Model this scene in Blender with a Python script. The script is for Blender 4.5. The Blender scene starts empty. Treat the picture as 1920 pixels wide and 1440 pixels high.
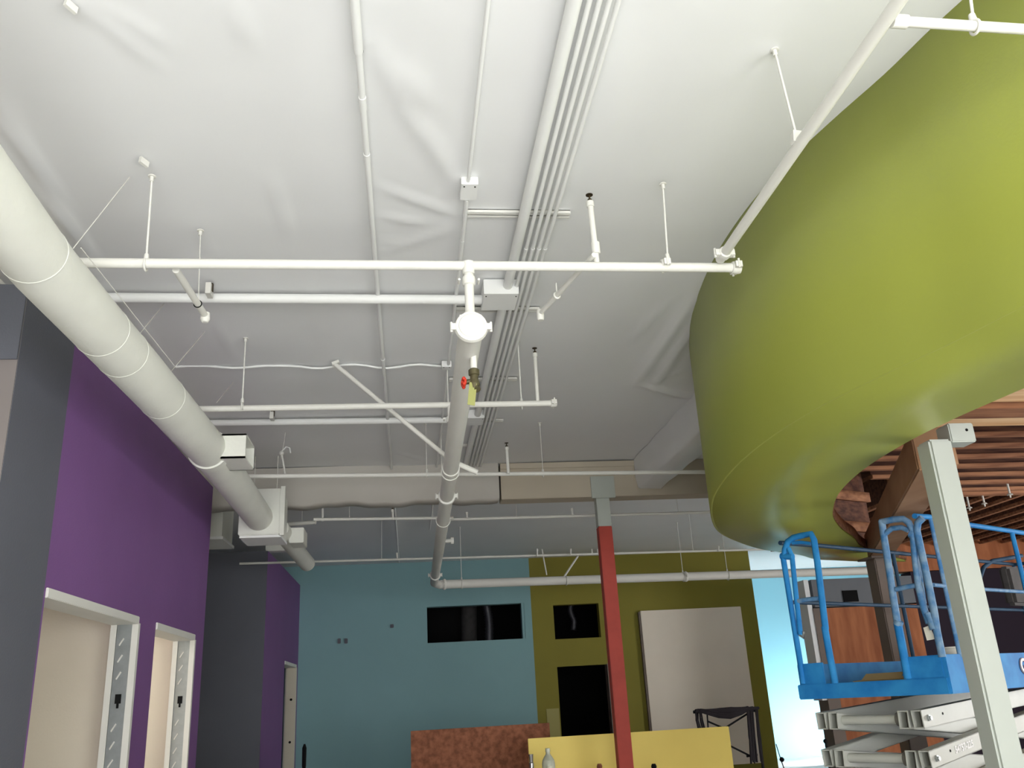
import bpy, bmesh, math, random
from mathutils import Vector, Matrix
random.seed(7)
SC = bpy.context.scene
COL = SC.collection
PI = math.pi
# ---------------------------------------------------------------- camera
YAW, PITCH, ROLL, FPX = 0.127682, 0.342813, -0.0557276, 1644.44
CAM = Vector((0, 0, 1.5))
_F = Vector((math.sin(YAW)*math.cos(PITCH), math.cos(YAW)*math.cos(PITCH), math.sin(PITCH)))
_R = Vector((math.cos(YAW), -math.sin(YAW), 0))
_U = _R.cross(_F)
_c, _s = math.cos(ROLL), math.sin(ROLL)
RR, UU = _c*_R + _s*_U, -_s*_R + _c*_U
cd = bpy.data.cameras.new('camera')
cam = bpy.data.objects.new('camera', cd)
COL.objects.link(cam)
cd.sensor_width = 36.0
cd.lens = FPX*36/1920
cd.clip_start = 0.05
cam.matrix_world = Matrix(((RR.x, UU.x, -_F.x, CAM.x), (RR.y, UU.y, -_F.y, CAM.y), (RR.z, UU.z, -_F.z, CAM.z), (0, 0, 0, 1)))
SC.camera = cam
SC.view_settings.view_transform = 'Standard'
SC.view_settings.look = 'None'
SC.view_settings.gamma = 1.0
SC.view_settings.use_curve_mapping = False
SC.view_settings.exposure = 0.55
# ---------------------------------------------------------------- world and daylight
wd = bpy.data.worlds.new('world'); SC.world = wd
wd.use_nodes = True
wd.node_tree.nodes['Background'].inputs[0].default_value = (0.75, 0.86, 1.0, 1)
wd.node_tree.nodes['Background'].inputs[1].default_value = 1.0

def area(name, loc, target, sx, sy, watts, col=(1, 1, 1), spread=180):
    l = bpy.data.lights.new(name, 'AREA'); l.shape = 'RECTANGLE'; l.size = sx; l.size_y = sy
    l.energy = watts; l.color = col; l.spread = math.radians(spread)
    o = bpy.data.objects.new(name, l); COL.objects.link(o); o.location = loc
    o.rotation_euler = (Vector(target)-Vector(loc)).to_track_quat('-Z', 'Y').to_euler()
    return o
# daylight entering by the big front windows in the wall behind the photographer
area('window_and_fill_light', (0.2, -3.2, 1.55), (0.2, 2, 1.9), 3.4, 2.3, 170, (1.0, 1.0, 0.99))
area('window_and_fill_light', (4.9, -3.2, 1.55), (4.4, 2, 1.9), 3.4, 2.3, 170, (1.0, 1.0, 0.99))
sl = bpy.data.lights.new('sun', 'SUN'); sl.energy = 26; sl.angle = math.radians(1.0); sl.color = (1.0, .99, .98)
so = bpy.data.objects.new('sun', sl); COL.objects.link(so)
so.rotation_euler = Vector((-.12, .80, -.56)).to_track_quat('-Z', 'Y').to_euler()
# daylight in the side rooms behind the left wall, in the bright alcove at the far right and from the side window, plus one added low lamp
area('room_light', (-4.6, 6.6, 2.6), (-3.4, 7.2, 0.5), 1.6, 1.6, 60, (1.0, 0.96, 0.9))
area('room_light', (-3.2, 7.6, 2.6), (-3.4, 7.8, 0.5), 1.0, 1.0, 20, (1.0, 0.95, 0.88))
area('window_and_fill_light', (10.6, 17.4, 1.5), (8.0, 18.9, 1.4), 1.8, 2.4, 44, (1.0, 0.99, 0.97))
area('window_and_fill_light', (8.6, 17.6, 0.35), (7.9, 19.2, 0.5), 2.2, 0.6, 60, (1.0, 0.99, 0.97))  # added lamp that whitens the foot of the alcove wall, no window here
area('window_and_fill_light', (11.8, 6.5, 1.6), (6.0, 8.0, 1.6), 3.0, 2.0, 230, (1.0, 0.99, 0.97))

# ---------------------------------------------------------------- measuring helpers
def ray(px, py):
    return (_F + RR*((px-960)/FPX) - UU*((py-720)/FPX)).normalized()
def at(px, py, **k):                       # point of the sight line on a plane x=, y= or z=
    ax, v = next(iter(k.items())); i = 'xyz'.index(ax); d = ray(px, py)
    return CAM + d*((v-CAM[i])/d[i])
def onpl(px, py, P, n):
    d = ray(px, py); return CAM + d*((P-CAM).dot(n)/d.dot(n))
def V(*a): return Vector(a)
# ---------------------------------------------------------------- materials
def mat(name, col, rough=0.7, metal=0.0, var=0.0, vscale=3.0, bump=0.0, bscale=60.0, col2=None, spec=0.3, emit=0, stretch=None, alpha=None, trans=0):
    m = bpy.data.materials.new(name); m.use_nodes = True
    nt = m.node_tree; b = nt.nodes['Principled BSDF']
    b.inputs['Base Color'].default_value = (*col, 1); b.inputs['Roughness'].default_value = rough
    b.inputs['Metallic'].default_value = metal; b.inputs['Specular IOR Level'].default_value = spec
    if trans: b.inputs['Transmission Weight'].default_value = trans
    tc = nt.nodes.new('ShaderNodeTexCoord'); mp = nt.nodes.new('ShaderNodeMapping')
    nt.links.new(tc.outputs['Object'], mp.inputs[0])
    if stretch: mp.inputs['Scale'].default_value = stretch
    if var or col2:
        n = nt.nodes.new('ShaderNodeTexNoise'); n.inputs['Scale'].default_value = vscale; n.inputs['Detail'].default_value = 6
        nt.links.new(mp.outputs[0], n.inputs['Vector'])
        r = nt.nodes.new('ShaderNodeValToRGB'); nt.links.new(n.outputs['Fac'], r.inputs[0])
        r.color_ramp.elements[0].position = 0.35; r.color_ramp.elements[1].position = 0.65
        c2 = col2 or tuple(max(0, c*(1-var)) for c in col)
        r.color_ramp.elements[0].color = (*c2, 1); r.color_ramp.elements[1].color = (*col, 1)
        nt.links.new(r.outputs[0], b.inputs['Base Color'])
    if bump:
        n = nt.nodes.new('ShaderNodeTexNoise'); n.inputs['Scale'].default_value = bscale; n.inputs['Detail'].default_value = 3
        nt.links.new(mp.outputs[0], n.inputs['Vector'])
        bp = nt.nodes.new('ShaderNodeBump'); bp.inputs['Strength'].default_value = bump; bp.inputs['Distance'].default_value = 0.01
        nt.links.new(n.outputs['Fac'], bp.inputs['Height']); nt.links.new(bp.outputs[0], b.inputs['Normal'])
    return m
def S(r, g, b):                             # sRGB bytes to linear
    return tuple(((v/255)/12.92 if v/255 <= .04045 else ((v/255+.055)/1.055)**2.4) for v in (r, g, b))
M = {}
M['wrap'] = mat('white_vinyl_wrap', S(228, 229, 229), .55, bump=.35, bscale=3.0, var=.03, vscale=1.2)
M['white'] = mat('white_paint', S(218, 217, 210), .45, var=.03, vscale=5)
M['conduit'] = mat('white_painted_conduit', S(232, 233, 231), .5)
M['duct'] = mat('white_duct_paint', S(226, 227, 218), .55, var=.05, vscale=4, bump=.15, bscale=40)
M['beige'] = mat('bare_drywall', S(214, 206, 188), .85, var=.05, vscale=1.5, bump=.1)
M['purple'] = mat('purple_paint', S(122, 84, 138), .6, var=.06, vscale=2, bump=.15, bscale=90)
M['grey'] = mat('dark_grey_paint', S(92, 94, 102), .6, var=.06, vscale=2, bump=.15, bscale=90)
M['mauve'] = mat('pale_mauve_grey_wall', S(128, 121, 119), .7, var=.1, vscale=1)
M['teal'] = mat('teal_paint', S(132, 170, 174), .65, var=.05, vscale=1.2, bump=.1)
M['olive'] = mat('olive_green_paint', S(136, 128, 48), .65, var=.08, vscale=1.2, bump=.1)
M['olive_patch'] = mat('pale_olive_primer_patch', S(168, 160, 100), .7)
M['green'] = mat('lime_green_paint', S(156, 164, 70), .38, var=.03, vscale=2, bump=.06, bscale=90, spec=.5)
M['cyan'] = mat('light_blue_paint', S(142, 202, 222), .6)
M['skyw'] = mat('white_wall_paint', S(236, 240, 242), .6)
M['osb'] = mat('oriented_strand_board', S(168, 108, 80), .8, col2=S(126, 80, 58), vscale=16, bump=.3, bscale=60)
M['ply'] = mat('orange_plywood', S(186, 118, 78), .7, col2=S(140, 80, 48), vscale=2.5, stretch=(2, 2, .35), bump=.1)
M['yellow'] = mat('yellow_paint', S(252, 228, 124), .55, var=.03)
M['panel'] = mat('off_white_panel', S(236, 226, 210), .8, var=.04, vscale=2)
M['black'] = mat('void_and_tool_black', S(8, 8, 10), .9)  # puts the dark of unlit voids into the colour; also plain black for tools
M['bone'] = mat('bone_beam_paint', S(190, 180, 162), .8, var=.05)
M['wrapshade'] = mat('shaded_vinyl_wrap', S(192, 188, 180), .6, bump=.35, bscale=3.0, var=.06, vscale=1.5)  # the ceiling's own wrap, with the beam's dimmer light put into its colour
M['dark'] = mat('dark_room_paint', S(22, 20, 26), .9)
M['darkpurple'] = mat('plum_interior_shade', S(40, 30, 44), .8)
M['bandgrey'] = mat('blue_grey_paint', S(118, 122, 128), .8, var=.08)
M['red'] = mat('red_primer', S(176, 70, 58), .6, var=.14, vscale=8)
M['steel'] = mat('grey_green_primed_steel', S(180, 186, 178), .42, var=.04, vscale=3, spec=.5)
M['brownsteel'] = mat('brown_grey_primed_steel', S(120, 108, 100), .6, var=.06)
M['galv'] = mat('galvanised_steel', S(178, 184, 184), .35, metal=.8, var=.1, vscale=20)
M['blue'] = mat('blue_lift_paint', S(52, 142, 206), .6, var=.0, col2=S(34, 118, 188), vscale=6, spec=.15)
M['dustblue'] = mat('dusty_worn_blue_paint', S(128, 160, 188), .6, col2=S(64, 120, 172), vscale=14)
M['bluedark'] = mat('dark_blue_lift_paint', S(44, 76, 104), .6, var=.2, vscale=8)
M['arm'] = mat('pale_grey_lift_paint', S(190, 192, 184), .45, var=.06, vscale=5)
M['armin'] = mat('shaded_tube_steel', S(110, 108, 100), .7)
M['rubber'] = mat('black_rubber', S(26, 26, 28), .8)
M['cable'] = mat('black_cable', S(34, 28, 34), .6)
M['pale'] = mat('brightly_lit_lumber', S(252, 218, 172), .7, col2=S(226, 176, 126), vscale=3, stretch=(.3, 5, 5))  # bright light on the near joists is put into this wood colour
M['joist'] = mat('brown_joist_wood', S(110, 72, 54), .8, col2=S(66, 38, 30), vscale=5, stretch=(.5, 4, 4))
M['flange'] = mat('brown_flange_wood', S(168, 118, 86), .8, col2=S(124, 80, 58), vscale=4, stretch=(.5, 5, 5))
M['glulam'] = mat('wrapped_timber', S(176, 140, 108), .7, col2=S(152, 114, 84), vscale=3, stretch=(1, .3, 1))
M['saddle'] = mat('dark_green_grey_steel', S(70, 80, 66), .6)
M['valve'] = mat('olive_bronze', S(96, 90, 66), .5, metal=.4, var=.2, vscale=40)
M['handle'] = mat('red_enamel', S(190, 54, 36), .45)
M['tag'] = mat('yellow_green_tag', S(150, 152, 92), .7)
M['brass'] = mat('dark_brass', S(70, 60, 44), .5, metal=.6)
M['screw'] = mat('black_hole', S(12, 12, 12), .9)
M['concrete'] = mat('pale_concrete', S(204, 204, 202), .8, var=.15, vscale=1)
M['ink'] = mat('white_lettering', S(236, 236, 236), .6)
M['navy'] = mat('navy_lettering', S(60, 56, 84), .6)
M['plastic'] = mat('translucent_plastic', S(214, 220, 200), .25, spec=.6, trans=.25)
M['liquid'] = mat('milky_liquid', S(236, 236, 214), .4)
M['chrome'] = mat('chrome', S(210, 208, 208), .15, metal=1)
M['paper'] = mat('white_paper', S(236, 234, 222), .8)
M['card'] = mat('cardboard', S(170, 150, 110), .85, var=.1)
M['bag'] = mat('dark_grey_bag', S(84, 82, 82), .8, var=.2, vscale=10)
M['foil'] = mat('silver_foil', S(96, 96, 102), .5, metal=.8, bump=.8, bscale=25)

# ---------------------------------------------------------------- mesh builder
class MB:
    def __init__(s): s.b = bmesh.new()
    def hexa(s, p):
        v = [s.b.verts.new(q) for q in p]
        for f in ((0, 3, 2, 1), (4, 5, 6, 7), (0, 1, 5, 4), (1, 2, 6, 5), (2, 3, 7, 6), (3, 0, 4, 7)):
            s.b.faces.new([v[i] for i in f])
        return s
    def box(s, a, b):
        x0, y0, z0 = a; x1, y1, z1 = b
        return s.hexa([(x0, y0, z0), (x1, y0, z0), (x1, y1, z0), (x0, y1, z0), (x0, y0, z1), (x1, y0, z1), (x1, y1, z1), (x0, y1, z1)])
    def obox(s, o, ex, ey, ez):            # corner o and three edge vectors
        o, ex, ey, ez = map(Vector, (o, ex, ey, ez))
        return s.hexa([o, o+ex, o+ex+ey, o+ey, o+ez, o+ex+ez, o+ex+ey+ez, o+ey+ez])
    def bar(s, a, b, w, h, up=(0, 0, 1)):  # rectangular bar between two points
        a, b = Vector(a), Vector(b); d = (b-a).normalized(); side = d.cross(Vector(up)).normalized(); u = side.cross(d)
        return s.obox(a-side*w/2-u*h/2, side*w, b-a, u*h)
    def tube(s, pts, r, seg=14, cap=True, radii=None, hard=False):
        pts = [Vector(p) for p in pts]; n = len(pts); rings = []
        t0 = (pts[1]-pts[0]).normalized()
        ref = Vector((0, 0, 1)) if abs(t0.z) < .9 else Vector((0, 1, 0))
        nrm = t0.cross(ref).normalized()
        for i, p in enumerate(pts):
            t = ((pts[min(i+1, n-1)]-pts[max(i-1, 0)])).normalized()
            nrm = (nrm-t*nrm.dot(t)).normalized(); bn = t.cross(nrm)
            k = 1.0
            if 0 < i < n-1:
                c = (pts[i]-pts[i-1]).normalized().dot(t); k = 1.0
            rr = (radii[i] if radii else r)*k
            rings.append([s.b.verts.new(p+(nrm*math.cos(2*PI*j/seg)+bn*math.sin(2*PI*j/seg))*rr) for j in range(seg)])
        for i in range(n-1):
            for j in range(seg):
                f = s.b.faces.new((rings[i][j], rings[i][(j+1) % seg], rings[i+1][(j+1) % seg], rings[i+1][j])); f.smooth = True
        if cap:
            s.b.faces.new(rings[0][::-1]); s.b.faces.new(rings[-1])
            for i in (range(n) if hard else (0, n-1)):
                for j in range(seg):
                    e = s.b.edges.get((rings[i][j], rings[i][(j+1) % seg]))
                    if e: e.smooth = False
        return s
    def lathe(s, base, axis, prof, seg=20):  # prof: list of (distance along axis, radius)
        axis = Vector(axis).normalized(); base = Vector(base)
        return s.tube([base+axis*(d+i*1e-5) for i, (d, r) in enumerate(prof)], 0, seg, True, [max(r, 1e-4) for d, r in prof], True)
    def ring(s, c, axis, R, r, seg=24, sub=8):
        axis = Vector(axis).normalized(); ref = Vector((0, 0, 1)) if abs(axis.z) < .9 else Vector((1, 0, 0))
        a = axis.cross(ref).normalized(); b = axis.cross(a); c = Vector(c); rs = []
        for i in range(seg):
            d = a*math.cos(2*PI*i/seg)+b*math.sin(2*PI*i/seg)
            rs.append([s.b.verts.new(c+d*(R+r*math.cos(2*PI*j/sub))+axis*r*math.sin(2*PI*j/sub)) for j in range(sub)])
        for i in range(seg):
            for j in range(sub):
                f = s.b.faces.new((rs[i][j], rs[(i+1) % seg][j], rs[(i+1) % seg][(j+1) % sub], rs[i][(j+1) % sub])); f.smooth = True
        return s
    def ball(s, c, r, seg=12):
        g = bmesh.ops.create_uvsphere(s.b, u_segments=seg, v_segments=seg//2+2, radius=r, matrix=Matrix.Translation(c))
        for v in g['verts']:
            for f in v.link_faces: f.smooth = True
        return s
    def done(s, name, m, parent=None, bevel=0):
        if bevel:
            bmesh.ops.bevel(s.b, geom=[e for e in s.b.edges], offset=bevel, segments=2, affect='EDGES', clamp_overlap=True)
        bmesh.ops.recalc_face_normals(s.b, faces=s.b.faces)
        off = Vector(parent['_o']) if parent is not None and '_o' in parent else Vector()
        if off.length: bmesh.ops.translate(s.b, verts=s.b.verts, vec=-off)
        me = bpy.data.meshes.new(name); s.b.to_mesh(me); s.b.free()
        me.materials.append(M[m])
        o = bpy.data.objects.new(name, me); COL.objects.link(o)
        if parent is not None:
            o.parent = parent; o['_o'] = tuple(off)
        return o
def thing(name, loc, label, cat, group=None):
    o = bpy.data.objects.new(name, None); COL.objects.link(o); o.location = loc; o.empty_display_size = .1
    o['_o'] = tuple(loc); o['label'] = label; o['category'] = cat
    if group: o['group'] = group
    return o
def tag(o, label, cat, group=None):
    o['label'] = label; o['category'] = cat
    if group: o['group'] = group
    return o
def struct(o): o['kind'] = 'structure'; return o
def plabel(o, l): o['label'] = l; return o
def lerp(a, b, t): return Vector(a)*(1-t)+Vector(b)*t

H = 3.9
# ================================================================ SETTING
struct(MB().box((-6.2, -3.6, -.1), (12.4, 19.6, 0)).done('floor', 'concrete'))
# curved ribbon bulkhead plan (metres, seen from above)
ZB = 2.67
outer = [(3.6, -.4), (3.0, .6), (2.55, 1.4), (2.27, 2.0), (2.12, 2.5), (2.05, 2.85), (1.97, 3.15), (1.89, 3.5), (1.85, 3.8), (1.835, 4.1), (1.84, 4.4), (1.87, 4.75), (1.94, 5.2), (2.04, 5.63), (2.23, 6.2), (2.48, 6.79), (2.8, 7.29), (3.27, 7.86), (3.82, 8.3)]
for q in ((1531, 1048), (1580, 1051), (1625, 1053)):
    w = at(*q, z=ZB); outer.append((w.x, w.y))

inner = [(4.4, .2), (3.85, 1.0), (3.4, 1.7), (3.1, 2.3), (2.88, 2.85), (2.74, 3.3), (2.69, 3.6), (2.66, 3.87), (2.65, 4.26), (2.70, 4.81), (2.84, 5.41), (3.04, 5.94), (3.30, 6.48), (3.64, 7.03), (3.98, 7.5), (4.3, 8.0), (4.75, 8.55), (5.4, 9.15)]
def crom(P, n=6):
    P = [Vector((*p, 0)) for p in P]; out = []
    for i in range(len(P)-1):
        p0, p1, p2, p3 = P[max(i-1, 0)], P[i], P[i+1], P[min(i+2, len(P)-1)]
        for k in range(n):
            t = k/n
            out.append(.5*((2*p1)+(p2-p0)*t+(2*p0-5*p1+4*p2-p3)*t*t+(3*p1-p0-3*p2+p3)*t**3))
    return out+[P[-1]]
def resample(P, n):
    L = [0]
    for a, b in zip(P, P[1:]): L.append(L[-1]+(b-a).length)
    out = []; j = 0
    for i in range(n):
        s = L[-1]*i/(n-1)
        while j < len(L)-2 and L[j+1] < s: j += 1
        out.append(P[j].lerp(P[j+1], (s-L[j])/max(L[j+1]-L[j], 1e-9)))
    return out
OC = resample(crom(outer), 140); IC = resample(crom(inner), 140)
# --- white wrapped ceiling with its creases; open over the joist bay inside the bulkhead
poly = [(p.x+.06, p.y) for p in OC[::3]] + [(5.55, 9.95), (5.7, 13.98), (13, 13.98), (13, -4), (3.9, -4)]
def inside(x, y):
    c = False; n = len(poly)
    for i in range(n):
        (x1, y1), (x2, y2) = poly[i], poly[(i+1) % n]
        if (y1 > y) != (y2 > y) and x < (x2-x1)*(y-y1)/(y2-y1)+x1: c = not c
    return c
creases = []                                # (x0,y0,x1,y1,width,height) of folds in the sheet
def cr(a, b, w, h):
    p, q = at(*a, z=H), at(*b, z=H); creases.append((p.x, p.y, q.x, q.y, w*.55, h*.8))
for a, b, w, h in [((700, 70), (790, 260), .07, .02), ((760, 120), (800, 200), .09, .02), ((790, 230), (858, 350), .09, .022),
                   ((712, 350), (862, 405), .05, .02), ((712, 405), (800, 420), .05, .016), ((714, 450), (735, 455), .04, .02), ((714, 475), (860, 425), .06, .014),
                   ((508, 325), (556, 480), .03, .02), ((556, 470), (600, 640), .04, .014), ((140, 0), (290, 120), .06, .014), ((175, 0), (320, 90), .06, .012), ((440, 0), (470, 90), .07, .014),
                   ((1395, 105), (1450, 93), .04, .014), ((1300, 560), (1190, 720), .08, .045), ((1312, 590), (1225, 725), .07, .04), ((1205, 720), (1300, 745), .07, .045), ((1255, 560), (1180, 640), .06, .02), ((1215, 716), (1290, 690), .04, .014),
                   ((285, 335), (312, 362), .03, .01), ((375, 430), (400, 480), .04, .012), ((400, 590), (450, 680), .05, .016), ((735, 845), (800, 862), .05, .02),
                   ((0, 195), (185, 510), .05, .05), ((0, 235), (170, 520), .04, .02), ((1420, 980), (1330, 940), .1, .02), ((240, 560), (330, 720), .04, .015), ((1180, 60), (1120, 300), .15, .012), ((600, 0), (560, 300), .2, .012)]:
    cr(a, b, w, h)
def sag(x, y):
    z = .008*math.sin(x*1.7+1)*math.sin(y*.8)
    for x0, y0, x1, y1, w, h in creases:
        dx, dy = x1-x0, y1-y0; L2 = dx*dx+dy*dy
        t = ((x-x0)*dx+(y-y0)*dy)/L2
        if -.3 < t < 1.3:
            tt = min(max(t, 0), 1); d2 = (x-x0-tt*dx)**2+(y-y0-tt*dy)**2
            if d2 < 9*w*w: z += h*math.exp(-d2/(w*w)*1.5)*(math.sin(PI*min(max(tt, .04), .96))**.5)
    return z
b = bmesh.new(); grid = {}
st = .04
nx, ny = int(18.4/st), int(23.0/st)
def gv(i, j):
    if (i, j) not in grid:
        x, y = -6.1+i*st, -3.5+j*st
        grid[i, j] = b.verts.new((x, y, H-(sag(x, y) if y < 16.1 else 0)))
    return grid[i, j]
for i in range(nx):
    for j in range(ny):
        if not inside(-6.1+(i+.5)*st, -3.5+(j+.5)*st):
            f = b.faces.new((gv(i, j), gv(i, j+1), gv(i+1, j+1), gv(i+1, j))); f.smooth = True
me = bpy.data.meshes.new('ceiling'); b.to_mesh(me); b.free(); me.materials.append(M['wrap'])
co = bpy.data.objects.new('ceiling', me); COL.objects.link(co); struct(co)
struct(MB().box((-6.2, -3.6, H+.1), (12.4, 19.6, H+.25)).done('ceiling_deck', 'joist'))

def wall(name, axis, c, th, u0, u1, z0, z1, holes, m, parent=None):
    """wall in plane axis=c, thickness th (signed), spanning u0..u1, with rectangular holes (u,u,z,z)"""
    us = sorted({u0, u1, *[h[0] for h in holes], *[h[1] for h in holes]}); zs = sorted({z0, z1, *[h[2] for h in holes], *[h[3] for h in holes]})
    us = [u for u in us if u0 <= u <= u1]; zs = [z for z in zs if z0 <= z <= z1]
    mb = MB(); lo, hi = sorted((c, c+th))
    for a, bb in zip(us, us[1:]):
        for z, zz in zip(zs, zs[1:]):
            cu, cz = (a+bb)/2, (z+zz)/2
            if any(h[0] < cu < h[1] and h[2] < cz < h[3] for h in holes): continue
            if axis == 'x': mb.box((lo, a, z), (hi, bb, zz))
            else: mb.box((a, lo, z), (bb, hi, zz))
    bmesh.ops.remove_doubles(mb.b, verts=mb.b.verts, dist=1e-5)
    # drop the inner faces shared by neighbouring cells
    seen = {}
    for f in mb.b.faces:
        k = tuple(sorted(v.index for v in f.verts)) if False else tuple(sorted(id(v) for v in f.verts)); seen.setdefault(k, []).append(f)
    bmesh.ops.delete(mb.b, geom=[f for fs in seen.values() if len(fs) > 1 for f in fs], context='FACES')
    return mb.done(name, m, parent)
# near left block: grey then purple paint on one wall, top at 3.57 m
TW = 3.57
struct(wall('wall_left_grey', 'x', -1.87, -.16, 4.206, 4.86, 0, TW, [], 'grey'))
struct(wall('wall_left', 'x', -1.87, -.16, 4.86, 8.6, 0, TW, [(4.88, 6.53, -1, 2.12), (6.99, 8.23, -1, 2.12)], 'purple'))
struct(wall('wall_left_return', 'y', 4.2, .14, -6.1, -1.872, 0, TW, [], 'mauve'))  # mauve grey lower part of the return wall
w = MB().box((-6.1, 4.19, 3.17), (-1.872, 4.2, TW)).done('upper_grey_sheet', 'grey'); struct(w)  # thin dark grey sheet over the upper part of the return wall
struct(MB().box((-5.6, 4.13, TW), (-2.0, 4.3, TW+.03)).done('trim_2', 'white', bevel=.004))
struct(wall('wall_left_end', 'y', 8.6, -.12, -4.9, -2.035, 0, TW, [], 'beige'))
# unpainted room behind it
struct(wall('wall_side_room', 'x', -4.9, -.1, 4.35, 8.6, 0, TW, [], 'beige'))
struct(wall('wall_side_room_divider', 'y', 6.72, .12, -4.9, -2.04, 0, TW, [(-4.3, -3.2, -1, 2.1)], 'beige'))
struct(MB().box((-4.9, 4.35, 2.75), (-2.04, 8.48, 2.85)).done('ceiling_side_room', 'beige'))
def opening(name, axis_x, y0, y1, ztop, stud=True, th=.16):
    """rough drywall opening in a wall x=axis_x; far jamb shows bead, stud and punched knockouts"""
    r = struct(MB().box((axis_x-th-.012, y0+.002, ztop-.006), (axis_x+.012, y1+.0, ztop+.045)).done(name, 'white', bevel=.004))
    MB().box((axis_x-.03, y1-.012, 0), (axis_x+.012, y1+.03, ztop)).done('corner_bead', 'white', r)
    MB().box((axis_x-th-.012, y1-.012, 0), (axis_x-th+.03, y1+.02, ztop)).done('corner_bead', 'white', r)
    if stud:
        mb = MB().box((axis_x-th+.02, y1-.004, 0), (axis_x-.028, y1+.02, ztop))
        s_ = mb.done('metal_stud', 'galv', r)
        k = MB()
        k.box((axis_x-.100, y1-.012, 1.60), (axis_x-.062, y1-.003, 1.66)); k.box((axis_x-.088, y1-.012, 1.57), (axis_x-.074, y1-.003, 1.60))
        k.done('knockout', 'screw', s_)
        d = MB()
        for i in range(9):
            z = 1.1+i*.11
            if abs(z-1.63) > .09: d.obox((axis_x-.11, y1-.012, z), (.028, 0, .045), (0, .008, 0), (.006, 0, -.006))
        d.done('punched_tabs', 'white', s_)
        MB().box((axis_x-th+.018, y1-.016, 0), (axis_x-th+.03, y1-.002, ztop)).done('stud_lip', 'white', s_)
    return r
opening('door_1', -1.87, 4.88, 6.53, 2.12)
opening('door_2', -1.87, 6.99, 8.23, 2.12)
# recess and far left block
struct(wall('wall_recess', 'y', 12.4, .14, -6.1, -1.912, 0, TW, [], 'grey'))
struct(wall('wall_left_far', 'x', -1.91, -.14, 12.406, 16.17, 0, TW, [(14.45, 15.98, -1, 2.17)], 'purple'))
r = opening('door_3', -1.91, 14.45, 15.9, 2.17, False)
MB().box((-2.06, 15.86, 0), (-1.9, 15.98, 2.17)).done('door_jamb', 'beige', r)
k = MB()
for z in (1.66, 1.0): k.lathe((-1.97, 15.86, z), (0, -1, 0), [(0, .02), (.012, .02)], 10)
k.done('knockout', 'screw', r)
struct(wall('wall_side_room_far', 'x', -3.6, -.1, 12.5, 16.17, 0, TW, [], 'purple'))
# outer left wall and back wall with big windows
struct(wall('wall_outer_left', 'x', -6.1, -.1, -3.5, 16.3, 0, H+.1, [], 'beige'))
struct(wall('wall_back', 'y', -3.5, -.15, -6.2, 12.4, 0, H+.1, [(-1.5, 1.9, .4, 2.7), (3.2, 6.6, .4, 2.7)], 'beige'))
struct(wall('wall_right', 'x', 12.2, .15, -3.5, 19.6, 0, H+.1, [(5.0, 8.0, .6, 2.6)], 'beige'))
# far wall: teal then olive
Y = 16.17
struct(wall('wall_far', 'y', Y, .2, -6.1, 2.2, 0, H, [(.32, 2.07, 2.48, 3.1)], 'teal'))
struct(wall('wall_far_olive', 'y', Y, .2, 2.2, 6.41, 0, H, [(2.6, 3.49, 2.44, 3.04), (2.6, 3.53, -1, 1.97)], 'olive'))
struct(wall('wall_dark_room', 'y', 18.6, .1, -3, 6.35, 0, H, [], 'black'))  # black walls carry the darkness of the unlit room behind the openings
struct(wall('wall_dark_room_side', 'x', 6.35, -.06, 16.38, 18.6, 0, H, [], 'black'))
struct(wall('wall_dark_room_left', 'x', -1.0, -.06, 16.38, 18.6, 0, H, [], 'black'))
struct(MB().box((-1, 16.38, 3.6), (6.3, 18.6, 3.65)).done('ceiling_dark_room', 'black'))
r = struct(MB().box((2.02, Y+.01, 2.48), (2.07, Y+.19, 3.1)).done('window_1', 'teal'))
r = struct(MB().box((3.44, Y-.004, 2.44), (3.52, Y+.19, 3.04)).done('window_2', 'olive'))
r = struct(MB().box((3.5, Y-.03, 0), (3.58, Y+.19, 1.98)).done('door_4', 'brownsteel'))
MB().box((3.62, Y-.03, 0), (3.66, Y+.02, 2.0)).done('frame_edge', 'panel', r)
struct(MB().box((2.36, Y-.012, .3), (2.58, Y-.001, 1.28)).done('trim_3', 'olive_patch'))
# small boxes and openings on the teal wall
# bright alcove and partition at the far right
struct(wall('wall_alcove', 'y', 19.2, .1, 6.3, 12.2, 0, H, [], 'cyan'))
struct(wall('wall_alcove_side', 'x', 6.42, -.05, 16.4, 19.2, 0, H, [], 'skyw'))
PY = 14.0
struct(wall('wall_partition', 'y', PY, .3, 6.55, 8.3, 2.62, 3.06, [], 'bandgrey'))
struct(MB().box((7.05, PY-.03, 2.68), (7.3, PY-.002, 2.86)).done('opening_shade_box', 'black'))  # black box painting in the dark of an opening in the band
struct(wall('wall_partition_plywood', 'y', PY, .3, 6.7, 8.3, 0, 2.6, [], 'ply'))
struct(MB().box((6.5, PY-.02, 0), (6.7, PY+.32, 2.6)).done('trim_4', 'brownsteel'))
struct(MB().box((6.42, PY+.0, 1.2), (6.5, PY+.32, 3.06)).done('trim_5', 'skyw'))
struct(wall('wall_partition_dark', 'y', PY, .3, 8.3, 12.2, 0, 3.12, [], 'darkpurple'))  # dark plum colour stands in for the shade of an interior
struct(wall('wall_partition_header', 'y', PY, .3, 8.05, 12.2, 3.13, 3.86, [], 'ply'))

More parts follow.
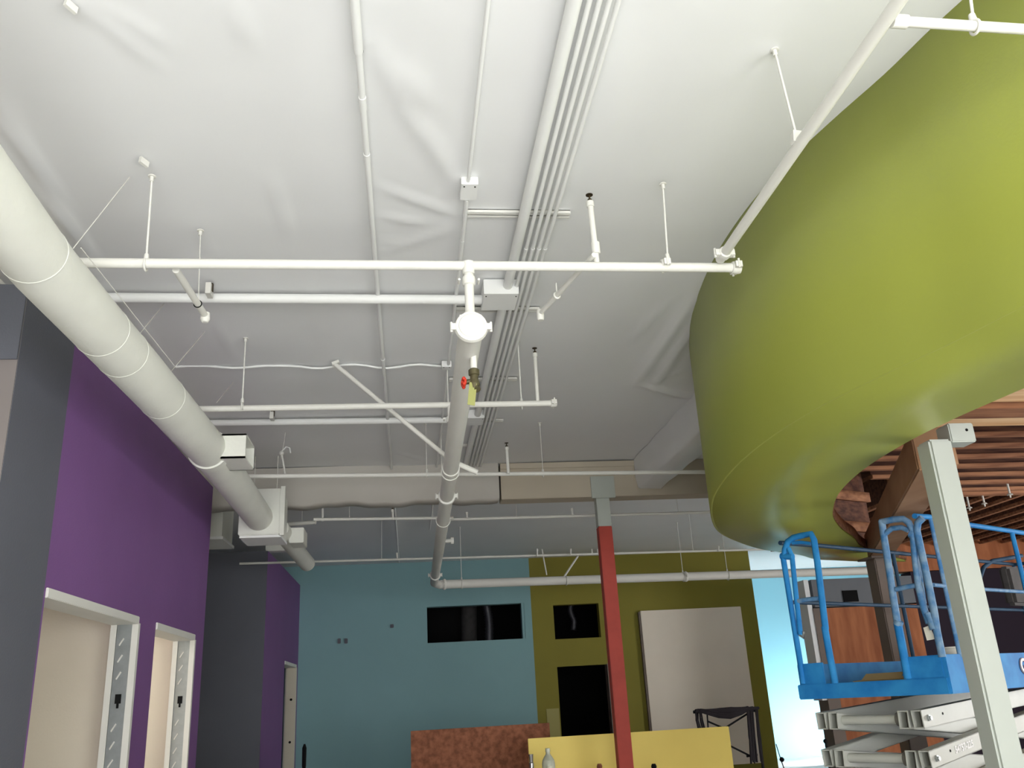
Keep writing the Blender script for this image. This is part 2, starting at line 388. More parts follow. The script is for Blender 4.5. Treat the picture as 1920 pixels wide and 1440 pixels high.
# ================================================================ BULKHEAD
bh = thing('curved_bulkhead', (2.5, 5, ZB), 'large lime green curved drywall bulkhead hanging from the white ceiling', 'bulkhead')
def strip(A, B_, name, m, parent, smooth=True, thick=None):
    b = MB(); va = [b.b.verts.new(p) for p in A]; vb = [b.b.verts.new(p) for p in B_]
    for i in range(len(A)-1):
        f = b.b.faces.new((va[i], va[i+1], vb[i+1], vb[i])); f.smooth = smooth
    o = b.done(name, m, parent)
    if thick:
        md = o.modifiers.new('solid', 'SOLIDIFY'); md.thickness = thick; md.offset = 0
    return o
strip([V(p.x, p.y, ZB) for p in OC], [V(p.x, p.y, H+.03) for p in OC], 'outer_face', 'green', bh, thick=.03)
strip([V(p.x-.012*0, p.y, ZB+.012) for p in OC], [V(p.x, p.y, ZB+.012) for p in IC], 'soffit', 'green', bh, thick=.024)
# framing behind the skin, seen through the opening
nrm = []
for i in range(len(OC)):
    t = (OC[min(i+1, len(OC)-1)]-OC[max(i-1, 0)]).normalized(); nrm.append(V(t.y, -t.x, 0))
bk = [p+n*.12 for p, n in zip(OC, nrm)]
fr = strip([V(p.x, p.y, ZB+.06) for p in bk], [V(p.x, p.y, H) for p in bk], 'framing', 'joist', bh, thick=.03)
for zb_ in (2.95, 3.28, 3.62):
    bq = [p+n*.17 for p, n in zip(OC, nrm)]
    strip([V(p.x, p.y, zb_) for p in bq], [V(p.x, p.y, zb_+.1) for p in bq], 'blocking', 'flange', bh, thick=.05)
strip([V(p.x, p.y, ZB+.024) for p in IC], [V(p.x, p.y, ZB+.11) for p in IC], 'edge_plate', 'flange', bh, thick=.03)
# ---- joists
JG = 'wooden joists over the bulkhead opening'
ijs = []
def joist(p, q, zb, pale, label):
    p, q = V(*p, zb), V(*q, zb)
    t = thing('floor_joist', (p.x, p.y, zb), label, 'joist', None)
    m1, m2 = ('pale', 'pale') if pale else ('flange', 'joist')
    MB().bar(p+V(0, 0, .02), q+V(0, 0, .02), .064, .04).done('bottom_flange', m1, t)
    MB().bar(p+V(0, 0, .21), q+V(0, 0, .21), .014 if not pale else .03, .34).done('web', m2, t)
    MB().bar(p+V(0, 0, .40), q+V(0, 0, .40), .064, .04).done('top_flange', m1, t)
    t['group'] = 'near lumber joists coloured as brightly lit above the bulkhead opening' if pale else ('dark joists running across the bay' if abs(q.y-p.y) < .01 else 'dark joists running away from the camera')
    return t
def xstart(y):                              # bulkhead back face at depth y
    c = [p.x for p in bk if abs(p.y-y) < .12 and p.x > 1.5]
    return (max(c) if c else (5.7 if y > 8 else 3.0))+.09
y = 3.6
while y < 9.9:
    pale = y < 6.75
    xs = xstart(y)
    if xs < 11:
        joist((xs, y), (12.1, y), 3.53, pale, 'sawn joist coloured as brightly lit above the blue lift, near the green bulkhead' if pale else 'dark brown wooden joist crossing the bay above the blue lift')
    y += .36 if y < 6.7 else .4
x = 5.95
yj = y-.2
while x < 12:
    ys = yj
    for p in bk:
        if abs(p.x-x) < .12 and p.y > 8: ys = max(ys, 0)
    y1 = 13.95
    c = [p.y for p in bk if abs(p.x-x) < .08 and p.y > 9]
    if c: y1 = min(c)-.1
    if y1-ys > .6: joist((x, ys), (x, y1), 3.53, False, 'dark brown wooden joist running back to the plywood header')
    x += .41
tag(MB().box((5.75, yj-.14, 3.5), (12.1, yj-.04, 3.96)).done('girder', 'flange'), 'brown timber girder between the two bays of dark joists', 'girder')
# pale boards under the first joists
hb = thing('timber_header', (3.2, 6.2, 3.4), 'pale layered timber header, coloured as brightly lit, running right from the green bulkhead', 'header')
MB().box((3.3, 5.55, 3.46), (12.1, 6.0, 3.52)).done('board', 'pale', hb)
MB().box((3.4, 6.04, 3.42), (12.1, 6.30, 3.52)).done('board', 'flange', hb)
MB().box((3.5, 6.34, 3.45), (12.1, 6.62, 3.52)).done('board', 'pale', hb)
# ---- posts and the slanting timber beam
PX, PYY = 2.80, 4.25
gp = thing('steel_post', (PX, PYY, 0), 'pale grey square steel post under the green bulkhead, in front of the lift', 'post')
MB().box((PX-.065, PYY-.065, 0.02), (PX+.065, PYY+.065, ZB-.002)).done('post_shaft', 'steel', gp, bevel=.012)
MB().box((PX-.14, PYY-.14, 0), (PX+.14, PYY+.14, .02)).done('base_plate', 'steel', gp)
br = MB().box((PX+.066, PYY-.06, ZB-.02), (PX+.21, PYY+.06, ZB+.085)).done('beam_seat', 'steel', gp, bevel=.006)
MB().lathe((PX+.165, PYY-.058, ZB+.045), (0, -1, 0), [(0, .008), (.004, .008)], 10).done('bolt_hole', 'screw', br)
bd = V(.407, .913, 0); bs = V(.913, -.407, 0)
T1, T2 = at(1686, 850, z=2.84), at(1616, 1012, z=2.84); bd = (T2-T1).normalized(); bs = V(bd.y, -bd.x, 0)
b0 = T1-bd*((T1.y-4.6)/bd.y)+bs*.11-V(0, 0, .24); Lb = 4.05
gl = thing('timber_beam', (b0.x, b0.y, b0.z), 'thick brown timber beam slanting up behind the grey steel post', 'beam')
MB().obox(b0-bs*.11, bs*.22, bd*Lb, V(0, 0, .24)).done('beam_body', 'glulam', gl, bevel=.01)
MB().obox(b0+bs*.112-V(0, 0, .02)+bd*.5, bs*.012, bd*.7, V(0, 0, .24)).done('side_plate', 'saddle', gl)
ce = b0+bd*(Lb-.1)-bs*.03
cp = thing('steel_column', (ce.x, ce.y, 0), 'brown grey steel column carrying the far end of the slanting timber beam', 'column')
MB().box((ce.x-.09, ce.y-.09, 0.02), (ce.x+.09, ce.y+.09, 2.58)).done('column_shaft', 'brownsteel', cp, bevel=.01)
MB().box((ce.x-.14, ce.y-.14, 2.58), (ce.x+.14, ce.y+.14, 2.598)).done('cap_plate', 'brownsteel', cp)
MB().box((ce.x-.15, ce.y-.15, 0), (ce.x+.15, ce.y+.15, .02)).done('base_plate', 'brownsteel', cp)
# ---- white beams and red post
bm = thing('ceiling_beam', (-1, 9.2, 3.5), 'long beam crossing under the ceiling, wrapped white at left and bare beige at right', 'beam')
mb = MB(); n = 60
# wrapped half, slightly rumpled sheet
for (x0, x1) in ((-6.0, .98),):
    k = int((x1-x0)/.06); prev = None
    for i in range(k+1):
        x = x0+(x1-x0)*i/k
        zb = 3.50+.012*math.sin(x*7)+.006*math.sin(x*19)
        yb = 9.2+.012*math.sin(x*5+2)
        r_ = [mb.b.verts.new(q) for q in ((x, yb-.02, H-.002), (x, yb-.012+.008*math.sin(x*11), 3.72), (x, yb, zb+.02), (x, yb+.03, zb), (x, yb+.26, zb+.01), (x, yb+.3, zb+.05), (x, yb+.3, H-.002))]
        if prev:
            for a, c in zip(range(6), range(1, 7)):
                f = mb.b.faces.new((prev[a], prev[c], r_[c], r_[a])); f.smooth = True
        prev = r_
mb.done('wrap_sheet', 'wrapshade', bm)
plabel(MB().box((1.0, 9.2, 3.5), (3.9, 9.45, H-.003)).done('bare_beam', 'bone', bm, bevel=.006), 'bare beige painted beam')
MB().box((1.0, 9.185, 3.83), (2.6, 9.2, H-.01)).done('top_plate', 'bone', bm)
MB().box((1.98, 9.17, 3.48), (2.24, 9.2, 3.72)).done('connection_plate', 'steel', bm, bevel=.004)
MB().box((2.55, 9.19, 3.675), (2.78, 9.2, 3.69)).done('slot', 'screw', bm)
pA = at(1190, 858, z=H); pB = at(1305, 742, z=H)
b2 = thing('ceiling_beam', (2.6, 8, 3.58), 'wrapped white beam running back along the ceiling beside the green bulkhead', 'beam')
mb = MB(); prev = None
for i in range(41):
    y = 5.9+(9.19-5.9)*i/40; w_ = .006*math.sin(y*9)
    r_ = [mb.b.verts.new(q) for q in ((2.48+w_, y, H-.002), (2.49-w_, y, 3.7), (2.5+w_, y, 3.585), (2.53, y, 3.57+w_), (2.76, y, 3.57-w_), (2.79+w_, y, 3.6), (2.8, y, H-.002))]
    if prev:
        for a in range(6):
            f = mb.b.faces.new((prev[a], prev[a+1], r_[a+1], r_[a])); f.smooth = True
    prev = r_
mb.done('wrap_sheet', 'wrap', b2)
rp = thing('steel_post', (2.105, 9.27, 0), 'slim red steel post with a white painted top, before the olive wall', 'post')
MB().box((2.033, 9.21, .02), (2.178, 9.34, 3.18)).done('post_shaft', 'red', rp, bevel=.006)
plabel(MB().box((2.033, 9.21, 3.18), (2.178, 9.34, 3.498)).done('post_top', 'steel', rp, bevel=.006), 'white painted top of the red post')
MB().box((1.98, 9.15, 0), (2.24, 9.4, .02)).done('base_plate', 'red', rp)

# ================================================================ PIPES
def hanger(top, bot, label, ringr=0, axis=(1, 0, 0), rod=.005, group=None):
    top, bot = Vector(top), Vector(bot)
    t = thing('pipe_hanger', tuple(top), label, 'hanger', group)
    MB().tube([top, bot], rod, 8).done('rod', 'white', t)
    MB().lathe(top, (0, 0, -1), [(0, .018), (.005, .018), (.006, .009), (.03, .009)], 14).done('ceiling_plate', 'white', t)
    if ringr:
        c = bot-V(0, 0, ringr)
        MB().ring(c, axis, ringr+.002, .005).done('ring_clamp', 'white', t)
        MB().lathe(bot+V(0, 0, .03), (0, 0, -1), [(0, .01), (.03, .013)], 8).done('rod_nut', 'white', t)
    return t
def coupling(c, axis, r, parent, name='grooved_coupling', m='white', ears=True):
    axis = Vector(axis).normalized(); c = Vector(c)
    o = MB().lathe(c-axis*.022, axis, [(0, r*1.02), (.003, r*1.22), (.017, r*1.3), (.027, r*1.3), (.041, r*1.22), (.044, r*1.02)], 22).done(name, m, parent)
    if ears:
        side = axis.cross(V(0, 0, 1)); side = side.normalized() if side.length > .1 else V(1, 0, 0)
        for s_ in (-1, 1):
            e = MB()
            p = c+side*s_*(r*1.3)
            e.bar(p-axis*.016, p+axis*.016, .03, .03)
            q = c+side*s_*(r*1.3+.014)
            e.tube([q-V(0, 0, .022), q+V(0, 0, .026)] if abs(axis.z) < .9 else [q-V(0, .02, 0), q+V(0, .026, 0)], .006, 8)
            e.done('coupling_bolt', m, o)
    return o
def sprink(p, up, parent):                   # small brass head
    return MB().lathe(p, (0, 0, 1 if up else -1), [(0, .011), (.012, .011), (.013, .005), (.03, .004), (.034, .004), (.035, .018), (.038, .018)], 12).done('sprinkler_head', 'brass', parent)
ZP = 3.42
# ---- P1, nearest branch line
a, c_ = at(150, 493, y=3.65), at(1380, 502, y=3.65)
a = lerp(c_, a, 2.4)
p1 = thing('branch_pipe', tuple(c_), 'nearest white sprinkler branch pipe, running right from behind the round duct to the green bulkhead', 'pipe')
MB().tube([a, c_], .0225, 18).done('pipe', 'white', p1)
coupling(c_, (1, 0, 0), .024, p1, 'end_cap')
MB().lathe(c_, (1, 0, 0), [(0, .024), (.02, .022), (.024, .01)], 16).done('end_plug', 'white', p1)
q = at(1247, 497, y=3.65); coupling(q, (1, 0, 0), .023, p1)
q = at(878, 500, y=3.65)
CZ = 3.075
rz = MB().tube([q, V(q.x, q.y, CZ+.07)], .022, 16).done('drop_pipe', 'white', p1)
coupling(V(q.x, q.y, q.z-.075), (0, 0, 1), .024, p1)
MB().lathe(q+V(0, 0, .02), (0, 0, -1), [(0, .03), (.06, .028)], 16).done('tee', 'white', p1)
MAINX0 = q.x
# ---- big central main
mA = V(MAINX0, 3.62, CZ); mB = at(815, 1085, z=CZ-.02)
mp = thing('main_pipe', tuple(mA), 'thick white sprinkler main running away down the middle of the ceiling', 'pipe')
MB().tube([mA, mB], .056, 28).done('pipe', 'white', mp)
cap = coupling(mA, (0, 1, 0), .058, mp, 'end_coupling')
MB().lathe(mA+V(0, .01, 0), (0, -1, 0), [(0, .062), (.028, .062), (.036, .055), (.038, .02), (.040, 0.001)], 28).done('end_cap', 'white', mp)
coupling(V(q.x, 3.655, CZ+.066), (0, 0, 1), .024, mp)
dm = (mB-mA)
def mainpt(py, px):                          # nearest point of the main to a sight line
    d = ray(px, py); w0 = CAM-mA; a_, b_, c2 = 1, d.dot(dm), dm.dot(dm); d_, e_ = d.dot(w0), dm.dot(w0)
    t = (a_*e_-b_*d_)/(a_*c2-b_*b_); return mA+dm*t
for px, py in ((832, 930), (812, 1078)):
    coupling(mainpt(py, px), dm, .056, mp)
for px, py, lab in ((840, 884, 'ring hanger on the thick main where the diagonal brace meets it'), (824, 975, 'ring hanger on the thick main just beyond the ceiling beam')):
    c = mainpt(py, px); hanger((c.x, c.y, H-.005), c+V(0, 0, .062), lab, .062, dm)
# side nipple with plug, far along the main
c = mainpt(1015, 828); nb = MB().tube([c, c+V(.13, 0, 0)], .02, 12).done('side_nipple', 'white', mp)
MB().lathe(c+V(.11, 0, 0), (1, 0, 0), [(0, .036), (.03, .036)], 14).done('nipple_cap', 'white', nb)
# far end elbow, drop to the wall header
el = at(815, 1097, z=3.075)
fy = el.y
# ---- drain valve
vb = mainpt(652, 880)
dv = thing('drain_valve', (vb.x, vb.y, vb.z-.05), 'olive bronze drain valve with a small red wheel under the thick main', 'valve')
vx = vb.x+.022; vy = vb.y
MB().tube([(vx, vy, CZ-.04), (vx, vy, CZ-.115)], .016, 14).done('nipple', 'white', dv)
body = MB().lathe((vx, vy, CZ-.11), (0, 0, -1), [(0, .02), (.006, .026), (.03, .026), (.034, .019), (.055, .02), (.075, .026), (.1, .024), (.105, .016)], 16)
body.tube([(vx, vy, CZ-.17), (vx-.042, vy, CZ-.175)], .012, 10)
body.tube([(vx, vy, CZ-.19), (vx+.012, vy-.015, CZ-.22)], .017, 12)
body.done('valve_body', 'valve', dv)
w_ = MB().ring((vx-.05, vy, CZ-.176), (1, .35, 0), .02, .0065, 18)
for k in range(5):
    an = k*2*PI/5; w_.tube([(vx-.05, vy, CZ-.176), (vx-.05, vy+.02*math.cos(an), CZ-.176+.02*math.sin(an))], .004, 6)
    w_.ball((vx-.05, vy+.023*math.cos(an), CZ-.176+.023*math.sin(an)), .009, 8)
w_.ball((vx-.056, vy, CZ-.176), .008)
w_.done('hand_wheel', 'handle', dv)
MB().obox((vx-.038, vy-.02, CZ-.292), (.034, -.004, -.008), (0, .003, 0), (.014, 0, .11)).done('hang_tag', 'tag', dv)
# ---- pipe toward the camera beside the bulkhead
ZD = 3.42
dA, dB = at(1350, 487, z=ZD), at(1690, -5, z=ZD); dB = lerp(dA, dB, 1.9)
pd = thing('branch_pipe', tuple(dA), 'white sprinkler pipe slanting up along the edge of the green bulkhead', 'pipe')
MB().tube([dA, dB], .0225, 18).done('pipe', 'white', pd)
coupling(lerp(dA, dB, .02), dB-dA, .024, pd)
eA, eB = at(1683, 40, z=ZD), at(1920, 55, z=ZD)
eB = lerp(eA, eB, 1.45)
pe = thing('branch_pipe', tuple(eA), 'short white sprinkler pipe crossing in front of the green bulkhead at top right', 'pipe')
MB().tube([eA, eB], .0165, 16).done('pipe', 'white', pe)
MB().lathe(eA, eB-eA, [(-.02, .022), (.03, .022)], 14).done('tee', 'white', pe)
c = at(1828, 50, z=ZD)
hanger(at(1815, -40, y=c.y), c+V(0, 0, .018), 'white ring hanger on the pipe in front of the green bulkhead', .02, eB-eA)
t_ = at(1452, 93, z=H); c = at(1494, 258, z=ZD+.03)
hg = hanger(t_+V(0, 0, .0), c, 'thin slanting rod hanger above the pipe beside the green bulkhead', 0)
MB().bar(c-V(.02, 0, .0), c+V(.02, 0, -.005), .03, .05).done('beam_clip', 'white', hg)
# ---- P1 hangers, sprigs and arm-overs
pt, pb = at(285, 332, y=3.65), at(274, 488, y=3.65)
hanger(V(pt.x, pt.y, 3.86), pb, 'rod hanger near the round duct on the nearest branch pipe', .024)
pt, pb = at(1243, 347, y=3.65), at(1252, 487, y=3.65)
hanger(V(pt.x, pt.y, 3.86), pb, 'rod hanger near the right end of the nearest branch pipe', .024)
def sprig(pxb, pxt, y, label, r=.0135, head=True, tee=.03):
    if y < 0: b_ = at(*pxb, z=-y); y = b_.y
    b_, t_ = at(*pxb, y=y), at(*pxt, y=y)
    t = thing('sprinkler_riser', tuple(b_), label, 'sprinkler')
    MB().tube([b_-V(0, 0, .015), t_], r, 12).done('riser_pipe', 'white', t)
    MB().lathe(t_-V(0, 0, .03), (0, 0, 1), [(0, r*1.35), (.028, r*1.35)], 12).done('reducer', 'white', t)
    if head: sprink(t_, True, t)
    return t
s1 = sprig((1119, 492), (1106, 378), 3.65, 'upright sprinkler on a tall riser from the nearest branch pipe', .0145)
cc = at(1117, 466, y=3.65)
MB().lathe(cc-V(0, 0, .03), (0, 0, 1), [(0, .021), (.06, .021)], 14).done('tee', 'white', s1)
aA, aB = at(1114, 478, z=3.44), at(1013, 588, z=3.44)
ar = thing('arm_over_pipe', tuple(aA), 'thin white arm pipe angling left from the tall sprinkler riser', 'pipe')
MB().tube([aA, aB], .0125, 12).done('pipe', 'white', ar)
MB().lathe(aB, (0, 0, 1), [(-.04, .016), (-.03, .02), (.0, .02), (.02, .018)], 14).done('elbow', 'white', ar)
m_ = lerp(aA, aB, .66); MB().ring(m_, aB-aA, .016, .005).done('ring_clamp', 'white', ar)
MB().tube([m_+V(0, 0, .016), m_+V(.0, 0, .07)], .004, 8).done('clamp_stud', 'white', ar)
aA = at(330, 506, z=3.40); aB = at(385, 592, z=3.40)
al = thing('arm_over_pipe', tuple(aA), 'short white arm pipe with a drooping end, right of the round duct', 'pipe')
MB().tube([aA, aB], .0165, 14).done('pipe', 'white', al)
MB().lathe(aB+V(0, 0, .015), (0, 0, -1), [(0, .022), (.035, .024), (.05, .016), (.052, .012)], 14).done('elbow', 'white', al)
m_ = lerp(aA, aB, .72); MB().ring(m_, aB-aA, .0185, .003).done('dark_band', 'screw', al)
hanger(at(376, 432, y=m_.y+.12), at(372, 563, y=m_.y), 'thin rod hanger over the drooping arm pipe', 0, rod=.003)
# ---- large conduits on the ceiling that cross the room (P2, P3b) with junction boxes
def ccond(pa, pb, z, r, label, ext=1.0, wig=0):
    A_, B_ = at(*pa, z=z), at(*pb, z=z); A_ = lerp(B_, A_, ext)
    t = thing('ceiling_conduit', tuple(B_), label, 'conduit')
    pts = [lerp(A_, B_, i/24) for i in range(25)]
    if wig:
        for i, p in enumerate(pts): p.y += wig*math.sin(i*1.1)*(i > 10); p.z = min(p.z+wig*.5*math.sin(i*.9), H-r)
    MB().tube(pts, r, 14).done('pipe', 'conduit', t)
    return t, A_, B_
p2, A_, B_ = ccond((200, 558), (905, 562), 3.845, .03, 'fat white conduit crossing to the junction box just behind the nearest branch pipe', 1.35)
def clip(px, py, z, parent):
    c = at(px, py, z=z)
    MB().box((c.x-.015, c.y-.03, z-.03), (c.x+.015, c.y+.045, H-.03)).done('pipe_clip', 'white', parent)
    MB().box((c.x-.012, c.y+.0, z+.0), (c.x+.02, c.y+.02, z+.05)).done('dark_clamp', 'brass', parent)  # dark clamp piece on the clip
clip(392, 545, 3.83, p2)
def jbox(px0, px1, z, sy, label, m='conduit'):
    a_, b_ = at(*px0, z=z), at(*px1, z=z)
    t = thing('junction_box', ((a_.x+b_.x)/2, a_.y, z), label, 'box')
    MB().box((a_.x, a_.y-sy, z), (b_.x, a_.y, H-.001)).done('box_body', m, t, bevel=.003)
    s_ = MB()
    for x in (a_.x+.015, b_.x-.015): s_.lathe((x, a_.y-sy*.85, z), (0, 0, -1), [(0, .004), (.003, .004)], 8)
    s_.done('cover_screws', 'screw', t)
    return t
jbox((902, 582), (965, 582), 3.80, .24, 'large white junction box beside the conduit bundle, behind the thick main cap')
p3b, A_, B_ = ccond((400, 793), (880, 787), 3.855, .028, 'fat white conduit crossing the ceiling just behind the second branch pipe', 1.3)
clip(510, 780, 3.84, p3b)
jbox((868, 798), (905, 798), 3.82, .22, 'smaller white junction box beside the bundle beyond the second branch pipe')
tc_, A_, B_ = ccond((330, 688), (828, 686), 3.885, .009, 'thin wavy white cable run with small box, between the two nearest branch pipes', 1.0, .02)
jbox((828, 694), (846, 694), 3.85, .07, 'small white junction box at the end of the thin wavy cable')
# ---- long conduits running away
def lcond(x, y0, y1, r, label, gaps=(), z=None, name='ceiling_conduit'):
    z = z or H-r-.02
    t = thing(name, (x, y0, z), label, 'conduit')
    MB().tube([(x, y0, z), (x, y1, z)], r, 12).done('pipe', 'conduit', t)
    for gy, gl_, gr in gaps:
        MB().lathe((x, gy, z), (0, 1, 0), [(0, gr), (gl_, gr)], 14).done('conduit_coupling', 'conduit', t)
    return t
cA = lcond(-.165, -3.4, 15.9, .0135, 'leftmost long thin conduit running away along the ceiling', [(.5, 2.28, .018), (3.05, .08, .016), (3.45, .06, .016), (6.0, .06, .016)])
zz = H-.023
MB().ring((-.165, 2.79, zz), (0, 1, 0), .0165, .002).done('open_end', 'screw', cA)
MB().box((-.2, 9.4, 3.84), (-.13, 9.48, 3.87)).done('strap', 'conduit', cA)
lcond(at(877, 345, z=3.88).x, -3.4, 4.0, .009, 'thin conduit running from the top edge to the small ceiling junction box')
t_ = at(862, 378, z=3.86); t2 = at(893, 378, z=3.86)
jb = jbox((862, 376), (893, 376), 3.855, .15, 'small square junction box joining thin conduits near the nearest strut')
cC = lcond((t_.x+t2.x)/2-.005, t_.y+.0, 12.8, .0105, 'thin conduit running away from the small junction box past the thick main', [(4.25, .3, .012)])
# ---- conduit bundle: one large and four thin
xb = at(1045, 170, z=H-.03).x
lcond(at(1007, 300, z=H-.045).x, -3.4, 9.15, .029, 'large conduit at the left side of the ceiling conduit bundle', name='bundle_conduit', z=H-.045)
xs = [at(px, 300, z=H-.03).x for px in (1027, 1041.5, 1055.5, 1069)]
for i, x in enumerate(xs):
    lab = ('thin bundle conduit next to the large one', 'second thin bundle conduit from the large one', 'third thin bundle conduit from the large one', 'rightmost thin conduit of the ceiling bundle')[i]
    cu = lcond(x, -3.4, 9.12, .0105, lab, name='bundle_conduit', z=H-.048)
    MB().lathe((x, 4.3, H-.048), (0, 1, 0), [(0, .0125), (.03, .0125)], 10).done('conduit_coupling', 'conduit', cu)
# ---- strut channels
for (pl, pr, lab) in [((876, 402), (1068, 402), 'nearest white strut channel under the conduit bundle'), ((853, 582), (1010, 582), 'second strut channel, beside the large junction box'),
                      ((842, 713), (968, 713), 'third strut channel across the conduit bundle'), ((868, 790), (943, 789), 'fourth strut channel, behind the second branch pipe'), ((858, 836), (892, 835), 'farthest short strut channel near the beam')]:
    a_, b_ = at(*pl, z=H-.012), at(*pr, z=H-.012)
    t = thing('strut_channel', (a_.x, a_.y, H-.02), lab, 'strut')
    mb = MB(); y0 = a_.y-.035
    mb.box((a_.x, y0, H-.022), (b_.x, y0+.004, H-.0005)); mb.box((a_.x, y0+.041, H-.022), (b_.x, y0+.045, H-.0005)); mb.box((a_.x, y0, H-.004), (b_.x, y0+.045, H-.0005))
    mb.box((a_.x, y0, H-.024), (b_.x, y0+.014, H-.02)); mb.box((a_.x, y0+.033, H-.024), (b_.x, y0+.045, H-.02))
    mb.done('channel', 'white', t)
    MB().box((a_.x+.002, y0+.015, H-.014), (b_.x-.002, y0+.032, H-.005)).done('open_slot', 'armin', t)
# ---- P3 second branch
YP3 = 5.69
a_, b_ = at(370, 767, z=3.405), at(1038, 756, z=3.405); a_ = lerp(b_, a_, 1.08)
p3 = thing('branch_pipe', tuple(b_), 'second white sprinkler branch pipe, ending right of the conduit bundle', 'pipe')
MB().tube([a_, b_], .0205, 16).done('pipe', 'white', p3); coupling(b_, (1, 0, 0), .022, p3, 'end_cap')
m_ = at(845, 765, z=3.36); MB().tube([V(m_.x, b_.y, 3.40), V(m_.x, b_.y, 3.10)], .02, 12).done('drop_pipe', 'white', p3)
coupling(V(m_.x, b_.y, 3.30), (0, 0, 1), .022, p3)
for px, pt_, lab in ((454, (453, 655), 'rod hanger on the second branch pipe beside the round duct'), (978, (972, 657), 'rod hanger on the second branch pipe right of the bundle')):
    c = at(px, 758, z=3.42); hanger((c.x, c.y, H-.005), c+V(0, 0, .01), lab, .022)
sprig((1008, 752), (1003, 662), b_.y, 'upright sprinkler near the capped end of the second branch pipe', .013)
# diagonal brace from ceiling to the main
a_ = at(628, 683, z=3.87); b_ = mainpt(868, 838)+V(0, 0, .02)
db = thing('diagonal_brace', tuple(a_), 'white diagonal brace pipe from the ceiling down to the thick main', 'brace')
e_ = lerp(a_, b_+V(.0, 0, 0), 1.0)
MB().tube([a_, e_], .0165, 14).done('pipe', 'white', db)
MB().bar(a_+V(-.02, 0, .0), a_+V(.03, 0, .02), .04, .02).done('ceiling_foot', 'white', db)
bc = mainpt(878, 850)
MB().tube([bc+V(.05, 0, .03), bc+V(.19, .03, -.03)], .02, 12).done('brace_clamp', 'white', db)
MB().ring(bc, dm, .06, .006).done('clamp_ring', 'white', db)
# ---- P4 third branch
a_, b_ = at(480, 893, z=3.40), at(1325, 885, z=3.40)
b_ = lerp(a_, b_, 1.02); a_ = lerp(b_, a_, 1.04)
p4 = thing('branch_pipe', tuple(b_), 'third white branch pipe, passing just in front of the wrapped ceiling beam', 'pipe')
MB().tube([a_, b_], .0185, 14).done('pipe', 'white', p4)
for px, lab in ((1018, 'thin rod hanger on the third branch pipe left of the red post'), (800, 'thin rod hanger on the third branch pipe left of the thick main')):
    c = at(px, 886, z=3.42); hanger((c.x, c.y, H-.005), c, lab, .02, rod=.003)
sprig((953, 885), (950, 838), at(953, 885, z=3.40).y, 'upright sprinkler on the third branch pipe right of the main', .014)
c = at(528, 850, y=7.9)
hk = thing('sprinkler_riser', tuple(c), 'sprinkler fitting with a hooked strap above the box on the round duct', 'sprinkler')
bt = at(535, 892, y=7.9)
MB().tube([bt, lerp(bt, c, .5), c], .009, 10).done('riser_pipe', 'white', hk)
MB().ball(c, .022).done('fitting', 'white', hk)
MB().tube([c+V(.0, 0, .02), c+V(.04, 0, .06), c+V(.07, 0, .05), c+V(.08, 0, .0)], .006, 8).done('hook_strap', 'conduit', hk)
c0 = at(536, 790, y=7.9); MB().tube([V(c0.x, 7.9, H-.005), at(530, 845, y=7.9)], .003, 6).done('hanger_wire', 'white', hk)
# ---- P5, P6
def branch(pa, pb, z, r, label, ext=1.0):
    a_, b_ = at(*pa, z=z), at(*pb, z=z); a_ = lerp(b_, a_, ext)
    t = thing('branch_pipe', tuple(a_), label, 'pipe'); MB().tube([a_, b_], r, 12).done('pipe', 'white', t)
    for f in ((.5,) if (b_-a_).length < 1 else (.25, .85)):
        c = lerp(a_, b_, f); MB().tube([c, V(c.x, c.y, H-.004)], .0035, 6).done('hanger_rod', 'white', t)
    return t
branch((540, 983), (592, 979), 3.42, .022, 'short white pipe stub behind the duct fan box')
branch((588, 974), (850, 971), 3.40, .017, 'fourth branch pipe, left part between the duct box and the main')
branch((838, 974), (1345, 960), 3.40, .017, 'fourth branch pipe, right part passing behind the red post')
for i, (b_, t_, lab) in enumerate([((605, 975), (605, 948), 'short riser at the left end of the fourth branch pipe'), ((737, 972), (736, 955), 'short riser with black knob left of the main on the fourth branch pipe'),
                    ((876, 973), (875, 960), 'short riser just right of the main on the fourth branch pipe'), ((1074, 967.5), (1072, 953), 'short riser left of the red post on the fourth branch pipe')]):
    sprig(b_, t_, -3.40, lab, .012, i == 1)
branch((590, 1053), (1435, 1030), 3.36, .016, 'thin farthest branch pipe just under the ceiling before the teal wall', 1.15)
for b_, t_, lab in [((745, 1049), (744, 1036), 'tiny riser on the farthest branch pipe left of the main'), ((1007, 1041), (1007, 1029), 'tiny riser on the farthest branch pipe above the paint boundary'),
                    ((1070, 1039), (1070, 1029), 'tiny riser on the farthest branch pipe left of the red post'), ((1347, 1032), (1347, 1024), 'tiny riser on the farthest branch pipe near the green bulkhead')]:
    sprig(b_, t_, -3.36, lab, .011, False)
pn = [at(px, 1038.5, z=3.365) for px in (1110, 1121)]
for i, c in enumerate(pn):
    t = thing('sprinkler_riser', tuple(c), ('left', 'right')[i]+' one of two tiny risers beside the red post on the farthest branch', 'sprinkler')
    MB().tube([c, c+V(0, 0, .07)], .011, 8).done('riser_pipe', 'white', t)
